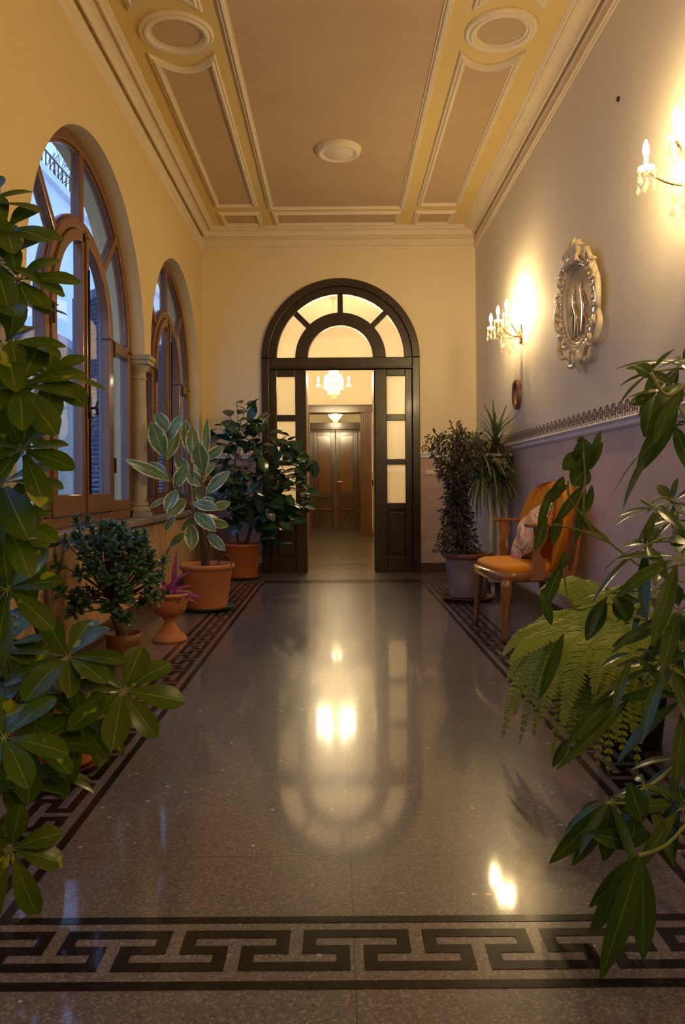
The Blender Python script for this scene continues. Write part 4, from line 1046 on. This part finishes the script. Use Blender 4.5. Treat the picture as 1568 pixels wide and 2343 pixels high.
# 6. columnar small-leaved plant in the grey pot
PB6 = V((1.135, 6.72, 0))
root = thing('weeping_fig', PB6, 'dull small-leaved trailing plant forming a dark column in a grey pot', 'potted plant')
m = MB(); m.lathe([(0, .03), (.155, .03), (.158, .045), (.195, .36), (.20, .37)], PB6, 32); m.build('pot', M['greypot'], root, smooth=True)
m = MB(); m.lathe([(.196, .365), (.215, .37), (.222, .39), (.22, .405), (.205, .412), (.19, .405), (.18, .37)], PB6, 32); m.build('rim', M['saucer'], root, smooth=True)
m = MB(); m.lathe([(0, 0), (.20, 0), (.225, .035), (.232, .036), (.225, .022), (.19, .012), (0, .012)], PB6, 32); m.build('saucer', M['saucer'], root, smooth=True)
m = MB(); m.lathe([(.186, .385), (0, .395)], PB6, 20); m.build('soil', M['soil'], root)
fo, stm = MB(), MB(); rnd = random.Random(8)
for k in range(16):
    a = rnd.uniform(0, 6.28); r_ = rnd.uniform(0, .08)
    path = [PB6 + V((-.06 + r_ * math.cos(a), r_ * math.sin(a), .38))]
    for z in (.6, .85, 1.1, 1.3, 1.42 + rnd.uniform(-.1, .12)):
        path.append(PB6 + V((-.07 + rnd.uniform(-.07, .07), rnd.uniform(-.07, .07), z)))
    stm.tube(spline(path, 3), .005, 5)
for k in range(2600):
    z = rnd.uniform(.42, 1.46); rr = .13 + .05 * math.sin(z * 5) + (.06 if z > 1.05 else 0) + .03 * noise.noise(V((0, 0, z * 6)))
    a = rnd.uniform(0, 6.28); r_ = rr * math.sqrt(rnd.random()) * 1.1
    q = PB6 + V((-.09 + r_ * math.cos(a), r_ * math.sin(a), z)); d = V((math.cos(a) * .6 + rnd.uniform(-.5, .5), math.sin(a) * .6 + rnd.uniform(-.5, .5), rnd.uniform(-1, .3))).normalized(); l = rnd.uniform(.035, .06)
    leaf(fo, q, q + d * l, V((rnd.uniform(-1, 1), rnd.uniform(-1, 0), 1)), l * .42, n=3, arch=.1)
for px, py in ((1035, 975), (1062, 985), (1045, 968), (1004, 1062), (1002, 1085), (1010, 1140), (1012, 1175), (1010, 1245)):
    q = W(px, py, 6.7); b_ = PB6 + V((-.07, 0, min(1.35, q.z - .05))); stm.tube(bez(b_, (b_ + q) / 2 + V((0, 0, .02)), q, 5), .0035, 5)
    for j in range(9):
        t = b_.lerp(q, .5 + j / 16) + V((0, 0, .01)); d = V((rnd.uniform(-1, 1), rnd.uniform(-1, 1), rnd.uniform(-.5, .8))).normalized(); leaf(fo, t, t + d * .055, V((0, -1, 1)), .022, n=3)
stm.build('stem', M['darkstem'], root, smooth=True); fo.build('foliage', M['tiny'], root, smooth=True)

# 7. strap-leaved dracaena on the radiator shelf
PB7 = V((1.485, 7.42, 1.29))
root = thing('dracaena', PB7, 'spiky strap-leaved plant spilling over the radiator shelf', 'potted plant')
pot(root, PB7, .085, .13, M['terra'], taper=.8)
fo, stm = MB(), MB(); rnd = random.Random(31)
heads = [(1132, 1015, 7.15, .40, 44, .45), (1098, 1035, 7.05, .42, 44, -.2), (1160, 1098, 6.95, .30, 34, .1), (1150, 1030, 7.15, .38, 36, .1), (1105, 1080, 7.0, .42, 44, -.5), (1085, 1025, 7.1, .30, 26, .2), (1125, 1060, 6.95, .40, 36, -.4)]
for px, py, D, L, n, upb in heads:
    c = W(px, py, D); c.x = min(c.x, 1.50); stm.tube(spline([PB7 + V((0, 0, .1)), (PB7 + V((0, 0, .2)) + c) / 2, c], 5), .008, 6)
    for k in range(n):
        a = rnd.uniform(0, 6.28); e = rnd.uniform(-.5, .9) + upb; d = V((math.cos(a) * math.cos(e), math.sin(a) * math.cos(e), math.sin(e))); l = L * rnd.uniform(.75, 1.1)
        t = c + d * l + V((0, 0, -.30 * l * math.cos(e)))
        t.x = min(t.x, XR - .035)
        leaf(fo, c, t, V((0, 0, 1)) + d * .1, .021, arch=.22, fold=.3, n=8, power=.55, pos=.4)
for px, py in ((1128, 912), (1160, 925), (1188, 948), (1208, 965)): leaf(fo, W(1132, 1000, 7.2), W(px, py, min(7.1, 1.57 * F / (px - VX))), V((0, -1, .3)), .022, arch=.06, n=9, power=.5, pos=.35)
for px, py in ((1080, 1170), (1092, 1200), (1070, 1130), (1100, 1185), (1110, 1160), (1120, 1180)): leaf(fo, W(1105, 1050, 7.1), W(px, py, 6.98), V((-.5, -1, .5)), .018, arch=.15, n=9, power=.5, pos=.4)
stm.build('stem', M['darkstem'], root, smooth=True); fo.build('foliage', M['strap'], root, smooth=True)

# 8. fern
PB8 = V((1.13, 2.98, 0))
root = thing('fern', PB8, 'bright green fern with long drooping fronds beside the orange armchair', 'potted fern')
pot(root, PB8, .16, .40, M['blackpot'], taper=.7, rim=True)
fo, stm = MB(), MB(); rnd = random.Random(17)
def frond(p0, p1, p2, wd, npin):
    sp = bez(p0, p1, p2, npin); stm.tube(sp[::2], .0016, 4, cap=False)
    for i in range(2, npin):
        t = i / npin; d = (sp[min(i + 1, npin)] - sp[i - 1]).normalized(); up = V((0, 0, 1)) - d * d.z + V((-.25, -.4, 0)); s_ = d.cross(up).normalized()
        l = wd * min(1, t * 5) * min(1, (1 - t) * 3.2 + .12)
        for sg in (-1, 1):
            a = sp[i]; b_ = a + s_ * sg * l + d * l * .25 + V((0, 0, -.16 * l)) + V((rnd.uniform(-1, 1), rnd.uniform(-1, 1), rnd.uniform(-1, 1))) * l * .08
            nrm = V(up).normalized(); w_ = d * .0088
            m_ = a.lerp(b_, .55) + nrm * l * .06
            fo.add([a - w_ * .7, a + w_ * .7, m_ + w_, b_ + w_ * .2, m_ - w_], [(0, 1, 2, 4), (4, 2, 3)], [(.3, 0), (.7, 0), (.8, .5), (.5, 1), (.2, .5)])
FT = [(1150, 1690, 2.85), (1160, 1560, 2.9), (1190, 1700, 2.75), (1220, 1690, 2.7), (1262, 1742, 2.7), (1300, 1735, 2.6), (1345, 1650, 2.6), (1330, 1740, 2.6), (1392, 1775, 2.6), (1368, 1765, 2.62), (1425, 1745, 2.6), (1450, 1700, 2.6), (1180, 1480, 3.0), (1215, 1440, 3.1), (1150, 1500, 2.95), (1260, 1430, 3.2),
      (1235, 1352, 3.4), (1270, 1342, 3.4), (1310, 1350, 3.4), (1165, 1520, 2.75), (1240, 1660, 2.6), (1285, 1680, 2.5), (1370, 1690, 2.45), (1410, 1700, 2.45), (1500, 1660, 2.7), (1540, 1600, 2.8), (1240, 1600, 2.7), (1290, 1620, 2.6), (1200, 1620, 2.8), (1175, 1640, 2.9), (1480, 1560, 2.6), (1400, 1640, 2.5), (1360, 1590, 2.5), (1440, 1620, 2.55), (1230, 1530, 2.8), (1310, 1560, 2.6), (1270, 1500, 2.8), (1345, 1370, 3.3), (1390, 1365, 3.3), (1500, 1380, 3.1), (1560, 1450, 3.0), (1210, 1500, 2.95), (1190, 1580, 2.85), (1460, 1770, 2.62), (1335, 1700, 2.58)]
for px, py, D in FT:
    t = W(px, py, D); p0 = PB8 + V((rnd.uniform(-.05, .05), rnd.uniform(-.05, .05), .40))
    d = (t - p0); h_ = V((d.x, d.y, 0)); hl = max(h_.length, .05)
    mid = p0 + h_ * .75 + V((0, 0, max(.14, .12 + .40 * max(0, -d.z)) + max(0, d.z)))
    frond(p0, mid, t, rnd.uniform(.042, .052), 46)
for k in range(16):
    a = rnd.uniform(0, 6.28); p0 = PB8 + V((0, 0, .4)); q = p0 + V((math.cos(a) * .34, math.sin(a) * .34, rnd.uniform(-.25, .0))); q.x = min(q.x, XR - .05)
    frond(p0, p0.lerp(q, .5) + V((0, 0, .2)), q, .042, 34)
stm.build('stem', M['greenstem'], root); fo.build('foliage', M['fern'], root)

# 9. long-leaved umbrella plant in the near right corner
PB9 = V((1.30, 2.42, 0))
root = thing('long_leaf_plant', PB9, 'tall plant with long drooping leaves reaching in from the near right corner', 'potted plant')
pot(root, PB9, .18, .36, M['terra'], taper=.76, saucer=M['saucer'])
fo, pet, stm = MB(), MB(), MB(); rnd = random.Random(12)
stems = [spline([PB9 + V((0, 0, .3)), V((1.28, 2.35, .75)), V((1.22, 2.25, 1.15)), V((1.2, 2.2, 1.4))], 8),
         spline([PB9 + V((-.03, .02, .3)), V((1.2, 2.3, .6)), V((1.05, 2.3, .85)), V((.95, 2.4, .95))], 8),
         spline([PB9 + V((-.03, -.05, .3)), V((1.15, 2.2, .42)), V((.98, 2.0, .30)), V((.86, 1.85, .16))], 8)]
for sp in stems: stm.tube(sp, [.013 - .008 * k / len(sp) for k in range(len(sp))], 8)
RL = [(1555, 835, 2.1, .16, 7, .35), (1490, 852, 2.1, .10, 8, .2), (1560, 900, 2.0, .17, 6, .6), (1540, 975, 2.0, .15, 6, .9), (1500, 1165, 2.2, .12, 7, .5), (1545, 1190, 2.3, .11, 7, .4), (1478, 1250, 2.1, .13, 7, .6), (1555, 1280, 2.0, .17, 7, .5),
      (1395, 1358, 2.15, .09, 6, .6), (1500, 1350, 2.3, .12, 7, .5), (1555, 1400, 2.0, .17, 7, .5), (1450, 1500, 2.0, .10, 4, .8), (1530, 1520, 1.95, .16, 7, .6), (1570, 1600, 1.9, .15, 7, .6),
      (1395, 1838, 1.85, .11, 6, .85), (1550, 1740, 1.9, .14, 7, .7), (1475, 1800, 1.85, .10, 5, .9), (1560, 1850, 1.8, .13, 6, .8), (1540, 1150, 2.5, .12, 7, .3), (1520, 1440, 2.2, .13, 7, .5), (1565, 1480, 2.1, .15, 7, .5)]
for (px, py, D, L, n, dr) in RL:
    c = W(px, py, D); best = min((q for sp in stems for q in sp[3:]), key=lambda q: (q - c).length + max(0, q.z - c.z) * .4)
    pet.tube(bez(best, (best + c) / 2 + V((0, 0, .04)), c, 6), .0035, 6)
    cluster(fo, pet, c, V((-.35, -.4, .6)) + V((rnd.uniform(-.3, .3), rnd.uniform(-.3, .3), 0)), n, L, L * .27, rnd, open_=84, droop=dr, power=.7, pos=.5)
def long_leaf(b0, t0, D, wd, dd=0): leaf(fo, W(*b0, D), W(*t0, D + dd), V((-.2, -1, .3)), wd * .88, arch=.07, fold=.25, n=10, power=.75, pos=.48)
for a in [((1462, 1955), (1348, 2140), 1.56, .045), ((1458, 1960), (1350, 2075), 1.60, .04), ((1464, 1960), (1374, 2240), 1.48, .05), ((1470, 1965), (1472, 2195), 1.50, .052), ((1460, 1930), (1345, 1905), 1.8, .05), ((1470, 1880), (1440, 1790), 1.8, .06), ((1395, 1838), (1258, 1975), 1.85, .05), ((1400, 1840), (1310, 1980), 1.85, .045), ((1405, 1845), (1382, 1970), 1.85, .055), ((1455, 1870), (1445, 1940), 1.82, .07), ((1550, 930), (1456, 1085), 2.0, .06), ((1500, 905), (1440, 925), 2.1, .04), ((1495, 860), (1453, 838), 2.1, .05), ((1560, 880), (1500, 950), 2.0, .07), ((1500, 905), (1475, 1000), 2.0, .055),
          ((1290, 1450), (1235, 1600), 2.3, .04), ((1262, 1430), (1240, 1350), 2.3, .035), ((1420, 1570), (1300, 1700), 2.0, .05), ((1440, 1600), (1275, 1760), 2.0, .035), ((1300, 1690), (1265, 1755), 2.1, .03), ((1385, 1370), (1342, 1465), 2.15, .055), ((1410, 1365), (1440, 1420), 2.15, .07)]: long_leaf(*a)
# the lobed sprig reaching over the chair
for b0, t0, wd in (((1335, 1035), (1288, 1075), .07), ((1330, 1010), (1325, 1000), .03), ((1345, 1070), (1310, 1110), .09), ((1340, 1080), (1333, 1002), .09), ((1350, 1060), (1375, 985), .03), ((1352, 1075), (1380, 1010), .025), ((1335, 1110), (1270, 1200), .04), ((1340, 1115), (1318, 1240), .035), ((1300, 1110), (1245, 1140), .04), ((1260, 1120), (1232, 1210), .035), ((1250, 1180), (1225, 1260), .045), ((1285, 1170), (1262, 1250), .04), ((1290, 1090), (1262, 1150), .045), ((1355, 1110), (1345, 1170), .03), ((1395, 1235), (1320, 1190), .02), ((1285, 1290), (1240, 1400), .05), ((1290, 1260), (1285, 1320), .03)):
    leaf(fo, W(*b0, 2.5), W(*t0, 2.5), V((-.1, -1, .3)), wd * .82, arch=.05, fold=.2, n=7, power=.7)
for a_ in ([(1470, 1300), (1400, 1245), (1340, 1190), (1340, 1090), (1335, 1035)], [(1400, 1245), (1330, 1215), (1270, 1200)], [(1400, 1245), (1310, 1150), (1300, 1100)], [(1480, 1400), (1390, 1380), (1310, 1390), (1290, 1300)]):
    pet.tube(spline([W(x, y, 2.48) for x, y in a_], 6), .0035, 6)
for a_ in ([(1590, 1000), (1555, 930)], [(1600, 850), (1530, 905), (1490, 852)], [(1600, 1700), (1500, 1790), (1395, 1838)], ):
    pet.tube(spline([W(x, y, 1.88) for x, y in a_], 5), .0045, 6)
pet.tube(spline([W(1600, 1850, 1.8), W(1530, 1930, 1.7), W(1464, 1958, 1.54)], 5), .004, 6)
stm.build('stem', M['greenstem'], root, smooth=True); pet.build('petiole', M['greenstem'], root, smooth=True); fo.build('foliage', M['schef2'], root, smooth=True)

# ------------------------------------------------------------------ outside
root = thing('facade', (-6.2, 12, -1), 'pale building across the courtyard seen through the windows', 'building')
m = MB(); m.box(-6.8, -6.2, -6, 30, -1, 7.6); m.build('wall', M['facade'], root)
m = MB(); m.box(-6.9, -6.05, -6, 30, 7.6, 7.75); m.build('parapet', M['facade'], root)
m = MB()
for k in range(40):
    y = 12 + k * .25; m.tube([(-6.3, y, 7.7), (-6.3, y, 8.35)], .016, 5)
m.tube([(-6.3, 12, 8.35), (-6.3, 22, 8.35)], .022, 6); m.tube([(-6.3, 12, 7.9), (-6.3, 22, 7.9)], .015, 6); m.build('railing', M['iron'], root)
m = MB()
for y in (10, 13.5, 17): m.box(-6.2, -6.12, y, y + 1.2, 2.2, 4.4)
m.build('window_shutter', M['shutter'], root)
root = thing('outbuilding', (-4.6, 12, -1), 'low outbuilding with dark eave in the courtyard', 'building')
m = MB(); m.box(-6.1, -4.6, 8.6, 16, -1, 3.1); m.build('wall', M['plaster_out'], root)
m = MB(); m.box(-6.1, -4.35, 8.4, 16.1, 3.1, 3.28); m.build('roof', M['roof'], root)
m = MB(); m.box(-7, XL - .31, -6, 30, -1.1, -1.0); struct('ground_courtyard', m, M['plaster_out'])
def shutter(y0, x0, x1, y1, label):
    r_ = thing('louvred_shutter', (x0, y0, .8), label, 'shutter', group='open shutters outside the windows')
    a, b_ = V((x0, y0, 0)), V((x1, y1, 0)); d = (b_ - a); L = d.length; d.normalize(); nn = V((-d.y, d.x, 0))
    Q = lambda s_, z, t: a + d * s_ + nn * t + V((0, 0, z))
    m = MB()
    def bx(s0, s1, z0, z1, t0, t1): m.add([Q(s_, z, t) for s_ in (s0, s1) for z in (z0, z1) for t in (t0, t1)], [(0, 1, 3, 2), (4, 6, 7, 5), (0, 4, 5, 1), (2, 3, 7, 6), (0, 2, 6, 4), (1, 5, 7, 3)])
    bx(0, .045, .8, 2.6, -.018, .018); bx(L - .045, L, .8, 2.6, -.018, .018)
    for z in (.8, 1.65, 2.54): bx(.045, L - .045, z, z + .07, -.018, .018)
    m.build('frame', M['shutter'], r_)
    m = MB(); z = .88
    while z < 2.52:
        m.add([Q(.045, z, -.016), Q(L - .045, z, -.016), Q(L - .045, z + .03, .016), Q(.045, z + .03, .016)], [(0, 1, 2, 3)]); z += .038
    m.build('louvre', M['shutter'], r_, solid=.006)
shutter(6.16, XL - .32, -2.22, 6.52, 'blue louvred shutter folded open outside the near arched window')
shutter(8.58, XL - .32, -2.2, 8.92, 'blue louvred shutter folded open outside the far arched window')
# bare tree beyond the roof
root = thing('bare_tree', (-11.5, 28, 0), 'bare tree with dark twigs above the roof line', 'tree')
m = MB(); rnd = random.Random(3)
def branch(p, d, l, r_, k):
    q = p + d * l; m.tube([p, p.lerp(q, .5) + V((rnd.uniform(-.1, .1), rnd.uniform(-.1, .1), 0)) * l * .3, q], [r_, r_ * .8, r_ * .6], 5, cap=False)
    if k:
        for _ in range(3): branch(q, (d + V((rnd.uniform(-.7, .7), rnd.uniform(-.7, .7), rnd.uniform(-.1, .5)))).normalized(), l * rnd.uniform(.6, .8), r_ * .6, k - 1)
branch(V((-11.5, 28, -1)), V((0, 0, 1)), 10.5, .16, 0); 
for a in range(4): branch(V((-11.5, 28, 9.3)), V((math.cos(a * 1.57), math.sin(a * 1.57), 1.2)).normalized(), 2.4, .12, 5)
m.build('branches', M['bark'], root)

# ------------------------------------------------------------------ world, camera
wd = bpy.data.worlds.new('dusk'); bpy.context.scene.world = wd; wd.use_nodes = True
nt = wd.node_tree; nt.nodes.clear(); out = nt.nodes.new('ShaderNodeOutputWorld'); bg = nt.nodes.new('ShaderNodeBackground')
tc = nt.nodes.new('ShaderNodeTexCoord'); sp = nt.nodes.new('ShaderNodeSeparateXYZ'); nt.links.new(tc.outputs['Generated'], sp.inputs[0])
r = ramp(nt, [(0, (.10, .16, .30)), (.5, (.34, .56, 1.0)), (1, (.16, .32, .85))]); mr = nt.nodes.new('ShaderNodeMapRange'); mr.inputs['From Min'].default_value = -1
nt.links.new(sp.outputs[2], mr.inputs['Value']); nt.links.new(mr.outputs[0], r.inputs[0]); nt.links.new(r.outputs[0], bg.inputs[0]); bg.inputs[1].default_value = 3.1
nt.links.new(bg.outputs[0], out.inputs[0])
cam = bpy.data.cameras.new('camera'); co = bpy.data.objects.new('camera', cam); C.objects.link(co); bpy.context.scene.camera = co
co.location = (0, 0, CAMZ); co.rotation_mode = 'XYZ'
co.matrix_world = Matrix.Translation((0, 0, CAMZ)) @ Matrix.Rotation(PI / 2, 4, 'X') @ Matrix.Rotation(ROLL, 4, 'Z').inverted()
cam.sensor_fit = 'VERTICAL'; cam.sensor_height = 36; cam.sensor_width = 36; cam.lens = F / 2343 * 36
cam.shift_x = (784 - VX) / 2343; cam.shift_y = (VY - 1171.5) / 2343
cam.clip_start = .05; cam.clip_end = 200
sc = bpy.context.scene
sc.view_settings.view_transform = 'Standard'; sc.view_settings.look = 'None'; sc.view_settings.gamma = 1; sc.view_settings.exposure = 0.0
sc.cycles.use_denoising = True
sc.cycles.caustics_reflective = False; sc.cycles.caustics_refractive = False
sc.cycles.sample_clamp_indirect = 6
sc.cycles.max_bounces = 10; sc.cycles.transparent_max_bounces = 24
